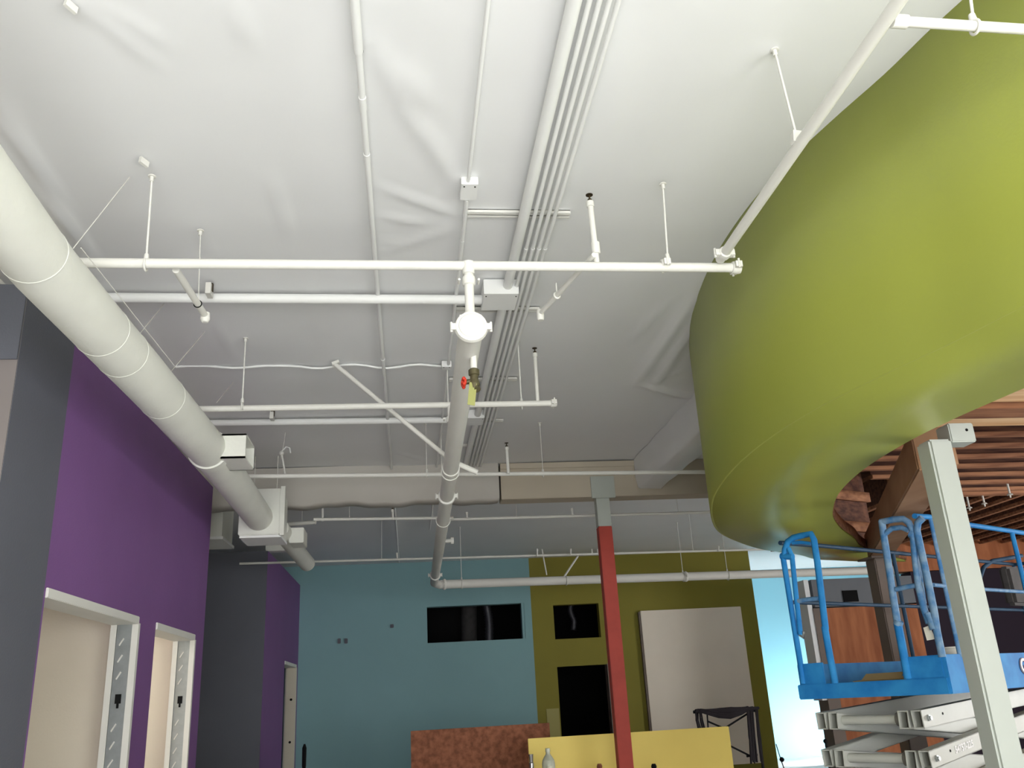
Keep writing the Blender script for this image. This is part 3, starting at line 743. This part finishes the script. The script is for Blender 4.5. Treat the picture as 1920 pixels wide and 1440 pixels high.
# ---- far header pipe
hA, hB = at(822, 1096, z=3.075), at(1630, 1070, z=3.075)
hB = lerp(hA, hB, 1.06)
hp = thing('header_pipe', tuple(hA), 'thick white pipe along the far teal and olive wall below the ceiling', 'pipe')
MB().tube([mB+V(0, .0, 0), lerp(mB, hA, .5)+V(-.03, .12, 0), hA], .056, 20).done('elbow', 'white', hp)
MB().tube([hA, hB], .062, 22).done('pipe', 'white', hp)
coupling(lerp(hA, hB, .012), hB-hA, .06, hp); coupling(lerp(hA, hB, .52), hB-hA, .06, hp)
for px, pt_, lab in ((862, 1062, 'thin rod hanger left of the paint boundary on the far thick pipe'), (1263, 1060, 'thin rod hanger above the coupling of the far thick pipe'), (1348, 1062, 'thin rod hanger near the green bulkhead on the far thick pipe')):
    c = lerp(hA, hB, (px-822)/(1630-822)/1.06)
    hanger((c.x, c.y, H-.005), c+V(0, 0, .062), lab, .066, hB-hA)
c = lerp(hA, hB, .262)
fb = thing('diagonal_brace', tuple(c), 'short diagonal brace rising right from the far thick pipe', 'brace')
MB().tube([c+V(-.1, -.02, -.04), at(1084, 1042, y=c.y)], .014, 10).done('pipe', 'white', fb)
MB().ring(c, hB-hA, .066, .008).done('clamp_ring', 'white', fb)
hanger(at(1016, 1030, y=c.y), at(1025, 1078, y=c.y), 'short slanting rod beside the brace on the far thick pipe', 0, rod=.01)

# ================================================================ DUCTWORK
DR = .1275
dp = [at(px, py, z=3.2) for px, py in ((-10, 383), (82, 500), (192, 622), (262, 698), (399, 852))]
dp = [lerp(dp[1], dp[0], 8)]+dp
e_ = V(-1.394, 8.43, 3.2255)
dp.append(e_)
du = thing('round_duct', tuple(dp[1]), 'long round white air duct running above the purple wall', 'duct')
MB().tube(dp, DR, 40).done('duct_pipe', 'duct', du)
def band(px, py, z=3.2, w=.03, name='seam_band', dr=.006):
    c = at(px, py, z=z); best = None
    for a_, b_ in zip(dp, dp[1:]):
        t = max(0, min(1, (c-a_).dot(b_-a_)/(b_-a_).length_squared)); q = lerp(a_, b_, t)
        if best is None or (q-c).length < best[0]: best = ((q-c).length, q, (b_-a_).normalized())
    _, q, d = best
    return MB().lathe(q-d*w/2, d, [(0, DR+.001), (.004, DR+dr), (w-.004, DR+dr), (w, DR+.001)], 40).done(name, 'duct', du)
band(65, 475, w=.008, dr=.0022); band(190, 620, w=.008, dr=.0022); band(228, 662, w=.008, dr=.0022); band(300, 745, w=.008, dr=.0022)
band(395, 845, w=.09, name='collar', dr=.012)
# outlet on the right-hand side of the duct
ob = thing('duct_outlet', (-1.35, 6.9, 3.4), 'white square side outlet on the round duct, open to the right', 'duct outlet')
x0, x1, y0, y1, z0, z1 = -1.245, -1.084, 5.89, 6.23, 3.115, 3.285
mb = MB().box((x0, y0, z0), (x1, y0+.012, z1)); mb.box((x0, y0, z0), (x1, y1, z0+.012)); mb.box((x0, y0, z1-.012), (x1, y1, z1)); mb.box((x0, y1-.012, z0), (x1, y1, z1))
mb.done('outlet_box', 'duct', ob)
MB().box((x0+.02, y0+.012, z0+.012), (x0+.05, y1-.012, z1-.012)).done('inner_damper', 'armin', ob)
# fan box at the end of the duct
fb_ = thing('fan_box', (-1.4, 8.6, 3.04), 'square white fan box that the round duct runs into', 'duct box')
MB().box((-1.58, 8.42, 3.06), (-1.20, 8.92, 3.50)).done('box_body', 'duct', fb_, bevel=.008)
MB().box((-1.57, 8.45, 3.038), (-1.19, 8.89, 3.06)).done('bottom_flange', 'conduit', fb_)
MB().box((-1.20, 8.42, 3.05), (-1.16, 8.455, 3.52)).done('side_flange', 'duct', fb_)
for x in (-1.5, -1.28): MB().tube([(x, 8.7, 3.5), (x, 8.7, H-.003)], .005, 6).done('hanger_rod', 'white', fb_)
lb = thing('duct_box', (-2.1, 10, 3.3), 'white rectangular duct box left of the fan box, behind the purple wall end', 'duct box')
MB().box((-2.7, 9.7, 3.28), (-1.99, 10.3, 3.78)).done('box_body', 'duct', lb, bevel=.01)
MB().box((-2.7, 9.68, 3.26), (-1.97, 10.32, 3.29)).done('bottom_flange', 'conduit', lb)
for x in (-2.5, -2.1): MB().tube([(x, 10.1, 3.77), (x, 10.1, H-.003)], .005, 6).done('hanger_rod', 'white', lb)
d2 = thing('round_duct', (-1.27, 9, 3.2), 'smaller round duct continuing beyond the fan box to an open end', 'duct')
MB().tube([(-1.275, 8.92, 3.21), (-1.25, 10.6, 3.19), (-1.225, 11.02, 3.17)], .0935, 28).done('duct_pipe', 'duct', d2)
MB().box((-1.207, 9.14, 3.10), (-1.06, 9.48, 3.255)).done('side_outlet', 'duct', d2, bevel=.006)
fr_ = thing('duct_fitting', (-1.75, 12.2, 3.4), 'small white duct fitting left of the smaller duct above the dark grey wall', 'duct fitting')
MB().box((-1.95, 12.42, 3.575), (-1.62, 12.6, 3.66)).done('fitting_body', 'duct', fr_, bevel=.01)
# seismic wires
wires = [((243, 332), (137, 466), 'steel wire sloping from the ceiling to the round duct near the left edge'), ((308, 569), (260, 628), 'steel wire bracing the round duct just behind the fat conduit'),
         ((384, 622), (316, 702), 'steel wire bracing the round duct below the drooping arm pipe'), ((437, 716), (406, 755), 'steel wire bracing the round duct above the second branch pipe'), ((152, 465), (330, 690), 'steel wire running lengthwise beside the round duct')]
for a_, b_, lab in wires:
    p, q = at(*a_, z=3.89), at(*b_, z=3.29)
    if 'lengthwise' in lab: p = at(*a_, z=3.3)
    tag(MB().tube([p, q], .0022, 6).done('brace_wire', 'white'), lab, 'wire')
for px, py in ((133, 11), (270, 303)):
    c = at(px, py, z=3.88)
    tag(MB().bar(c-V(.012, .02, 0), c+V(.012, .02, -.005), .014, .03).done('wire_clip', 'white'), 'small white clip on the ceiling '+('at the top left corner' if px < 200 else 'above the hanger near the round duct'), 'clip')

# ================================================================ FAR WALL OBJECTS
def devbox(px, py, w_, h_, label, name='wall_box', m='black'):
    c = at(px, py, y=Y); return tag(MB().box((c.x-w_/2, Y-.03, c.z-h_/2), (c.x+w_/2, Y-.001, c.z+h_/2)).done(name, m, bevel=.006), label, 'electrical box')
devbox(636, 1202, .055, .085, 'small dark device box on the teal wall, left of a pair', m='grey')
devbox(649, 1202, .055, .085, 'small dark device box on the teal wall, right of a pair', m='grey')
devbox(735, 1174, .06, .06, 'single small dark box on the teal wall between the pair and the opening', m='grey')
# white panel on the olive wall
pa, pb = at(1200, 1146, y=16.08), at(1388, 1137, y=16.08)
pn_ = thing('wall_panel', (pa.x, 16.1, .4), 'large off-white panel mounted on the olive wall', 'panel')
MB().box((pa.x, 16.06, .2), (pb.x, 16.15, 2.86)).done('board', 'panel', pn_, bevel=.006)
MB().box((pa.x-.03, 16.08, .2), (pa.x, 16.165, 2.84)).done('edge_trim', 'brownsteel', pn_)
# flexible duct and pipes inside the dark openings
fx = thing('flexible_duct', (1.6, 17, 2.5), 'silver foil duct seen inside the dark opening of the teal wall', 'duct')
p = [V(at(912, 1135, y=16.9).x, 16.9, 3.6)]+[at(px, py, y=16.9) for px, py in ((912, 1135), (916, 1155), (918, 1175), (917, 1205), (917, 1235))]
pts = []; rad = []
for a_, b_ in zip(p, p[1:]):
    for k in range(8): pts.append(lerp(a_, b_, k/8)); rad.append(.075+.012*(k % 2))
MB().tube(pts, .06, 14, True, rad).done('foil_hose', 'foil', fx)
fx = thing('flexible_duct', (1.3, 17.3, 2.5), 'wide dim duct left of the foil duct in the dark opening', 'duct')
MB().tube([V(at(880, 1130, y=17.4).x, 17.4, 3.6), at(880, 1230, y=17.4)], .15, 18).done('duct_pipe', 'bag', fx)
fx = thing('flexible_duct', (3.0, 17, 2.5), 'silver foil hose seen inside the small olive wall opening', 'duct')
p = [V(at(1072, 1125, y=16.9).x, 16.9, 3.6)]+[at(px, py, y=16.9) for px, py in ((1072, 1125), (1069, 1145), (1077, 1165), (1075, 1185))]; pts = []; rad = []
for a_, b_ in zip(p, p[1:]):
    for k in range(6): pts.append(lerp(a_, b_, k/6)); rad.append(.05+.01*(k % 2))
MB().tube(pts, .03, 12, True, rad).done('foil_hose', 'foil', fx)
# OSB half wall
oy = 11.2
a_, b_ = at(770, 1370, y=oy), at(1030, 1356, y=oy)
tag(MB().box((a_.x, oy, 0), (b_.x, oy+.06, a_.z-.005)).done('strand_board', 'osb', bevel=.004), 'brown strand board standing in front of the teal wall', 'board')
# yellow board
yy = 10.2
a_, b_ = at(990, 1385, y=yy), at(1367, 1368, y=yy)
tag(MB().box((a_.x, yy, 0), (b_.x, yy+.03, a_.z)).done('yellow_board', 'yellow', bevel=.004), 'bright yellow board behind the foot of the red post', 'board')
# work table with bottle and metal sprayer in front of the yellow board
ty = 9.75; zt = at(1025, 1480, y=ty).z
tb = thing('work_table', (1.6, ty, 0), 'plain work table just below view carrying the bottle and sprayer', 'table')
MB().box((.9, ty-.3, zt-.03), (3.3, ty+.3, zt)).done('tabletop', 'ply', tb)
for x in (1.0, 3.2):
    for y in (ty-.22, ty+.22): MB().box((x-.03, y-.03, 0), (x+.03, y+.03, zt-.03)).done('leg', 'ply', tb)
c = at(1029, 1440, y=ty)
bo = thing('plastic_bottle', (c.x, ty, zt), 'translucent plastic bottle in front of the yellow board', 'bottle')
k = at(1025, 1406, y=ty).z-zt
MB().lathe((c.x, ty, zt), (0, 0, 1), [(0, .06), (.01, .068), (k-.13, .068), (k-.10, .062), (k-.07, .045), (k-.045, .026), (k-.03, .022), (k, .022)], 20).done('bottle_body', 'plastic', bo)
MB().lathe((c.x, ty, zt+k-.02), (0, 0, 1), [(0, .026), (.035, .024)], 14).done('cap', 'plastic', bo)
MB().lathe((c.x+.0, ty-.062, zt+.02), (0, 0, 1), [(0, .03), (k-.17, .03)], 12).done('milky_label', 'liquid', bo)
c = at(997, 1440, y=ty); k = at(997, 1414, y=ty).z-zt
sp = thing('metal_sprayer', (c.x, ty, zt), 'shiny chrome sprayer tube at the left edge of the yellow board', 'sprayer')
MB().lathe((c.x, ty, zt), (0, 0, 1), [(0, .03), (k*.4, .03), (k*.42, .018), (k*.55, .018), (k*.57, .026), (k*.75, .026), (k*.77, .02), (k, .026)], 14).done('tube', 'chrome', sp)
for px, lab, m_ in ((1124, 'small brown lump peeking over the bottom edge before the yellow board', 'osb'), (1226, 'small black knob peeking over the bottom edge right of the red post', 'black')):
    c = at(px, 1437, y=ty)
    kn = thing('tool_knob', (c.x, ty, zt), lab, 'knob')
    MB().lathe((c.x, ty, zt), (0, 0, 1), [(0, .03), (c.z-zt-.02, .025), (c.z-zt, .03), (c.z-zt+.025, .02)], 12).done('knob_body', m_, kn)
# broom handle at left of teal wall
a_, b_ = at(571, 1395, y=13.5), at(569, 1470, y=13.5)
bh_ = thing('long_handled_tool', (b_.x, 13.5, 0), 'dark long-handled tool standing against the teal wall by the far doorway', 'tool')
MB().tube([V(b_.x-.02, 13.5, 0), b_, lerp(b_, a_, .3), lerp(b_, a_, .45), lerp(b_, a_, .9), a_], .02, 10, True, [.012, .014, .016, .028, .03, .012]).done('handle', 'black', bh_)
MB().box((b_.x-.16, 13.46, 0), (b_.x+.12, 13.54, .06)).done('tool_head', 'black', bh_)
# black cable frame
ry = 12.2
def rk(px, py, dy=0): return at(px, py, y=ry+dy)
rf = thing('cable_rack', (rk(1365, 1440).x, ry, 0), 'black metal frame draped with dark cables before the off-white panel', 'rack')
for pts_, r_, nm in [([(1305, 1335), (1312, 1370), (1320, 1475)], .018, 'left_post'), ([(1300, 1335), (1360, 1334), (1418, 1332)], .02, 'top_rail'), ([(1403, 1335), (1410, 1385), (1417, 1428)], .015, 'right_post'), ([(1418, 1332), (1425, 1385), (1432, 1450)], .018, 'right_post'),
                     ([(1326, 1352), (1358, 1366)], .012, 'cross_brace'), ([(1358, 1366), (1402, 1338)], .012, 'cross_brace'), ([(1368, 1398), (1412, 1420)], .012, 'cross_brace'), ([(1400, 1418), (1420, 1415)], .014, 'cross_brace'), ([(1326, 1340), (1328, 1370)], .01, 'cross_brace')]:
    MB().tube([rk(*p) for p in pts_], r_, 8).done(nm, 'rubber', rf)
for x in (rk(1320, 1475).x, rk(1432, 1450).x): MB().tube([(x, ry, 0), (x, ry, .6)], .018, 8).done('lower_post', 'rubber', rf)
cb = thing('cable_coil', (rk(1365, 1335).x, ry-.05, .9), 'tangle of dark cables hanging over the black metal frame', 'cable')
for i in range(36):
    rnd = random.random; a_ = (1303+rnd()*12, 1334-rnd()*4); b_ = (1400+rnd()*24, 1330-rnd()*5)
    sagp = 1338+rnd()*12-(6 if rnd() < .3 else 0); topp = 1326+rnd()*8
    mid = topp if i % 3 == 0 else sagp
    pts_ = [rk(a_[0], a_[1], -.04-.05*rnd()), rk(1330+rnd()*20, (a_[1]+mid)/2+1, -.05), rk(1360+rnd()*10, mid, -.07), rk(1385+rnd()*8, (b_[1]+mid)/2, -.06), rk(b_[0], b_[1], -.05)]
    pts_ = resample(pts_, 6)
    if i % 3 == 1: pts_.append(rk(b_[0]+4, 1380, -.06)); pts_.append(rk(b_[0]+6+rnd()*6, 1425+rnd()*8, -.05))
    if i % 3 == 2: pts_.insert(0, rk(a_[0]+12+rnd()*5, 1395, -.05)); pts_.insert(1, rk(a_[0]+rnd()*4, 1350, -.06))
    MB().tube(pts_, .009+.005*rnd(), 6).done('cable_strand', 'cable', cb)
tbx = at(1372, 1437, y=ry-.1)
# thin stand right of the olive wall end
c = at(1465, 1425, y=15.5)
st_ = thing('light_stand', (c.x, 15.5, 0), 'thin dark stand at the corner of the olive wall against the bright alcove', 'stand')
MB().tube([V(c.x+.06, 15.5, 0), at(1464, 1424, y=15.5), at(1455, 1395, y=15.5)], .009, 8).done('pole', 'rubber', st_)
MB().ball(at(1466, 1424, y=15.5), .04).done('clamp_head', 'rubber', st_)
c = at(1548, 1390, y=13.6)
st2 = thing('light_stand', (c.x+.1, 13.6, 0), 'dark pole standing at the left edge of the plywood partition', 'stand')
MB().tube([V(c.x+.12, 13.6, 0), at(1556, 1440, y=13.6), c], .02, 8).done('pole', 'rubber', st2)
MB().ball(c, .035).done('clamp_head', 'rubber', st2)

# ================================================================ SCISSOR LIFT
B0 = V(3.55, 5.79, 0); LU = V(-.52076, .85370, 0); LV = V(.85370, .52076, 0); LW = 1.1714
def L(a, b, z): return B0+LU*a+LV*b+V(0, 0, z)
def Le(px, py, b=0): return onpl(px, py, L(0, b, 0), LV)      # a point on the end face of the platform
LL = 4.3
lf = thing('scissor_lift', (B0.x, B0.y, 0), 'blue scissor lift with pale grey folding arms behind the grey steel post', 'scissor lift')
def lbox(a0, a1, b0_, b1, z0, z1, name, m, parent=lf, bevel=.004):
    return MB().obox(L(a0, b0_, z0), LU*(a1-a0), LV*(b1-b0_), V(0, 0, z1-z0)).done(name, m, parent, bevel)
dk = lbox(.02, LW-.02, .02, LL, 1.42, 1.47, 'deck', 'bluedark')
lbox(0, LW, -.015, .02, 1.37, 1.475, 'end_bumper', 'blue', bevel=.006)
lbox(-.01, .025, .0, .24, 1.37, 1.62, 'side_toe_board', 'blue')
lbox(-.02, .02, .24, LL, 1.375, 1.615, 'side_skirt', 'blue', bevel=.006)
lbox(LW-.02, LW+.0, .02, LL, 1.37, 1.62, 'far_toe_board', 'blue')
lbox(LW-.24, LW-.02, -.005, .018, 1.475, 1.625, 'end_toe_board', 'blue')
lbox(.02, .30, -.005, .018, 1.475, 1.62, 'end_toe_board', 'blue')
def endtube(pts, r, name, m='blue', b=0): return MB().tube([Le(*p, b=b) for p in pts], r*1.18, 10).done(name, m, lf)
# left loop
endtube([(1506, 1282), (1500, 1240), (1490, 1180), (1478, 1105), (1468, 1043)], .019, 'end_post')
endtube([(1501, 1190), (1493, 1120), (1485, 1043), (1478, 1028)], .017, 'rail_loop', b=.0)
endtube([(1470, 1046), (1472, 1030), (1477, 1016), (1488, 1008), (1504, 1004), (1521, 1001), (1526, 1012), (1532, 1050), (1539, 1105), (1548, 1180)], .021, 'rail_loop')
endtube([(1486, 1018), (1502, 1017), (1520, 1019)], .012, 'rail_gusset')
endtube([(1546, 1175), (1556, 1230), (1566, 1281)], .022, 'end_post', 'blue')
endtube([(1497, 1127), (1515, 1124), (1536, 1122)], .015, 'mid_rail', 'dustblue')
endtube([(1465, 1043), (1487, 1044)], .022, 'clamp_collar')
endtube([(1499, 1190), (1506, 1196), (1507, 1184)], .009, 'latch_pin', 'galv')
# right loop of the entry gate
endtube([(1653, 976), (1658, 1010), (1666, 1060), (1675, 1120), (1683, 1170)], .021, 'gate_post', 'dustblue')
endtube([(1683, 1168), (1693, 1220), (1703, 1273)], .024, 'end_post')
endtube([(1651, 979), (1675, 974), (1694, 973), (1704, 980), (1711, 995), (1716, 1050), (1722, 1100), (1732, 1140), (1742, 1169)], .020, 'rail_loop', 'dustblue')
endtube([(1657, 1003), (1672, 991), (1690, 989), (1703, 994)], .016, 'rail_gusset', 'dustblue')
endtube([(1680, 1105), (1702, 1100), (1724, 1097)], .015, 'mid_rail', 'dustblue')
endtube([(1708, 1000), (1713, 1003)], .028, 'clamp_collar', 'dustblue')
endtube([(1683, 1172), (1686, 1164)], .027, 'clamp_collar', 'dustblue')
# corner post of the near side
endtube([(1767, 1232), (1757, 1185), (1752, 1150), (1742, 1100), (1730, 1045), (1719, 995), (1721, 980), (1730, 971)], .021, 'corner_post', 'dustblue')
endtube([(1740, 1150), (1747, 1165), (1752, 1180)], .026, 'post_socket', 'dustblue')
# side rails
def lt(pts, r, name, m='dustblue'): return MB().tube([L(*p) for p in pts], r, 10).done(name, m, lf)
tr = Le(1730, 971); tz = tr.z
lt([(0, .0, 2.555), (0, .2, 2.565), (0, .8, 2.55), (0, LL-.1, 2.55)], .019, 'top_rail', 'blue')
lt([(0, .06, 2.08), (0, .5, 2.07), (0, LL-.1, 2.065)], .014, 'mid_rail')
lt([(0, .22, 2.555), (0, .22, 1.9), (0, .22, 1.6)], .015, 'rail_post')
lt([(0, 1.5, 2.55), (0, 1.5, 1.6)], .018, 'rail_post', 'blue')
lt([(0, LL-.1, 2.55), (0, LL-.1, 1.6)], .018, 'rail_post', 'blue')
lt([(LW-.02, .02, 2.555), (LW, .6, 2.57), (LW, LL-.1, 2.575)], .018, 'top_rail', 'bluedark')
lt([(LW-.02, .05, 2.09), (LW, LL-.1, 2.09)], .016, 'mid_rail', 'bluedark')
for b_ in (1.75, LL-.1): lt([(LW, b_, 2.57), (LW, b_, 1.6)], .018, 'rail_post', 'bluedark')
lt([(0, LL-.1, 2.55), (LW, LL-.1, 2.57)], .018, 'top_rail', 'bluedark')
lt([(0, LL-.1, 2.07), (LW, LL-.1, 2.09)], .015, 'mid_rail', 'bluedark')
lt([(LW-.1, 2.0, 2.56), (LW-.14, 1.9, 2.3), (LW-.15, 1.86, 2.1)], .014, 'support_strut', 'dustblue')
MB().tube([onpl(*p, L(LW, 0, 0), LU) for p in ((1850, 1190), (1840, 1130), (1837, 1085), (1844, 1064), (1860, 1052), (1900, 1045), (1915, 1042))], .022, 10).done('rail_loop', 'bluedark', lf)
# lettering on the skirt
def text(s_, loc, right, up, size, m, parent, name, ext=.002, offs=.001):
    cu = bpy.data.curves.new(name, 'FONT'); cu.body = s_; cu.size = size; cu.extrude = ext; cu.offset = offs
    o = bpy.data.objects.new(name+'_tmp', cu); COL.objects.link(o)
    dg = bpy.context.evaluated_depsgraph_get(); me = bpy.data.meshes.new_from_object(o.evaluated_get(dg)); bpy.data.objects.remove(o)
    right = Vector(right).normalized(); up = Vector(up).normalized(); n = right.cross(up)
    off = Vector(parent['_o'])
    for v in me.vertices: v.co = Vector(loc)-off+right*v.co.x+up*v.co.y+n*v.co.z
    me.materials.clear(); me.materials.append(M[m])
    o = bpy.data.objects.new(name, me); COL.objects.link(o); o.parent = parent; o['_o'] = tuple(off)
    return o
text('GS', L(-.0225, 1.03, 1.47), LV, (0, 0, 1), .15, 'navy', lf, 'lettering_shadow', offs=.006)
text('GS', L(-.0240, 1.045, 1.476), LV, (0, 0, 1), .14, 'ink', lf, 'lettering', offs=.003)
# scissor arms
def sarm(a, b0_, z0, b1, z1, hollow=True):
    p, q = L(a, b0_, z0), L(a, b1, z1); d = (q-p).normalized(); up = LU.cross(d)*-1
    if up.z < 0: up = -up
    w_, h_, t_ = .075, .115, .007
    mb = MB()
    for s_ in (-1, 1):
        mb.obox(p+LU*(s_*w_/2-(t_ if s_ > 0 else 0))-up*h_/2, LU*t_, q-p, up*h_)
        mb.obox(p-LU*w_/2+up*(s_*h_/2-(t_ if s_ > 0 else 0)), LU*w_, q-p, up*t_)
    o = mb.done('scissor_arm', 'arm', lf)
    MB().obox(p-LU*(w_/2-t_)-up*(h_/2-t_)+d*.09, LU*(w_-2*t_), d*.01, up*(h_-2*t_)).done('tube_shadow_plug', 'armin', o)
    return o
lev = [1.22, .97, .72, .47]
an, af = (.22, .32), (.86, .96)
B1 = 2.35
for k, z in enumerate(lev):
    zr = 1.345 if k == 0 else lev[k-1]+.0
    for a in (an[0], af[1]):
        o = sarm(a, -.09, z, B1, min(zr+.0, 1.34))
        if a == an[0]:
            bt = MB(); c = L(a-.038, -.02, z+.006); bt.lathe(c, -LU, [(0, .022), (.012, .022), (.014, .014), (.024, .014)], 6); bt.done('pivot_bolt', 'galv', o)
            sl = (min(zr, 1.34)-z)/(B1+.09)
            c = L(a-.038, .18, z+.27*sl+.01); MB().lathe(c, -LU, [(0, .009), (.002, .009)], 10).done('bolt_hole', 'screw', o)
    if k < 3:
        for a in (an[1], af[0]): sarm(a, -.09, z, B1, lev[k+1])
    MB().tube([L(an[1]+.04, -.02, z), L(af[0]-.04, -.02, z)], .032, 16).done('pivot_tube', 'arm', lf)
    MB().lathe(L(an[1]+.05, -.02, z), LU, [(0, .045), (.03, .045), (.035, .034)], 16).done('pivot_collar', 'armin', lf)
sl = (lev[0]-lev[1])/(B1+.09)
d_ = (LV+V(0, 0, sl)).normalized()
text('54757-225', L(an[0]-.0395, .245, lev[1]+.335*sl-.018), d_, V(0, 0, 1)-LV*sl, .062, 'ink', lf, 'part_number', .001, .0022)
lbox(.12, LW-.12, .0, 2.4, .16, .40, 'chassis', 'blue', bevel=.02)
for a in (.10, LW-.10):
    for b_ in (.35, 2.05): MB().lathe(L(a, b_, .19)-LU*.06, LU, [(0, .15), (.01, .19), (.11, .19), (.12, .15)], 24).done('wheel', 'rubber', lf)
# things on the platform
p = L(.95, .3, 1.472)
cbx = thing('cardboard_piece', tuple(L(.62, .25, 1.475)), 'folded cardboard lying on the deck of the blue lift', 'cardboard')
MB().obox(L(.36, .12, 1.475), LU*.42, LV*.5+V(0, 0, .02), V(0, 0, .006)).done('sheet', 'card', cbx)
MB().obox(L(.40, .10, 1.482), LU*.3, V(0, 0, .045)+LV*.08, LV*.004).done('flap', 'card', cbx)
bk_ = thing('plastic_bucket', tuple(L(.14, .45, 1.47)), 'white plastic tub standing inside the lift platform by its corner post', 'bucket')
MB().lathe(L(.14, .45, 1.47), (0, 0, 1), [(0, .07), (.15, .085), (.19, .088), (.195, .092), (.205, .092)], 20).done('tub', 'paper', bk_)
tg = thing('paper_tag', tuple(Le(1742, 1172)), 'white paper tag hanging from the lift gate loop', 'tag')
MB().hexa([Le(1731, 1177), Le(1742, 1173), Le(1755, 1198), Le(1738, 1201), Le(1731, 1177, b=.004), Le(1742, 1173, b=.004), Le(1755, 1198, b=.004), Le(1738, 1201, b=.004)]).done('paper', 'paper', tg)
def Lf(px, py): return onpl(px, py, L(LW, 0, 0), LU)
cg = thing('control_bag', tuple(L(LW-.08, 3.9, 2.3)), 'dark grey bag hanging on the far rail of the blue lift', 'bag')
MB().obox(L(LW-.14, 3.72, 2.12), LU*.11, LV*.52, V(0, 0, .40)).done('bag_body', 'bag', cg, bevel=.03)
# sprinklers among the joists
for i, (px, py, lab) in enumerate([(1893, 925, 'tiny white sprinkler among the joists, nearest the right edge'), (1845, 942, 'tiny white sprinkler among the joists, middle of three'), (1817, 950, 'tiny white sprinkler among the joists, nearest the grey post')]):
    c = at(px, py, z=3.42)
    t = thing('pendant_sprinkler', tuple(c), lab, 'sprinkler')
    MB().tube([V(c.x, c.y, 3.95), c], .012, 8).done('drop_pipe', 'white', t)
    MB().lathe(c, (0, 0, -1), [(0, .012), (.01, .03), (.02, .035), (.022, .01), (.05, .008)], 12).done('sprinkler_head', 'white', t)

for o in list(bpy.data.objects):
    if '_o' in o: del o['_o']
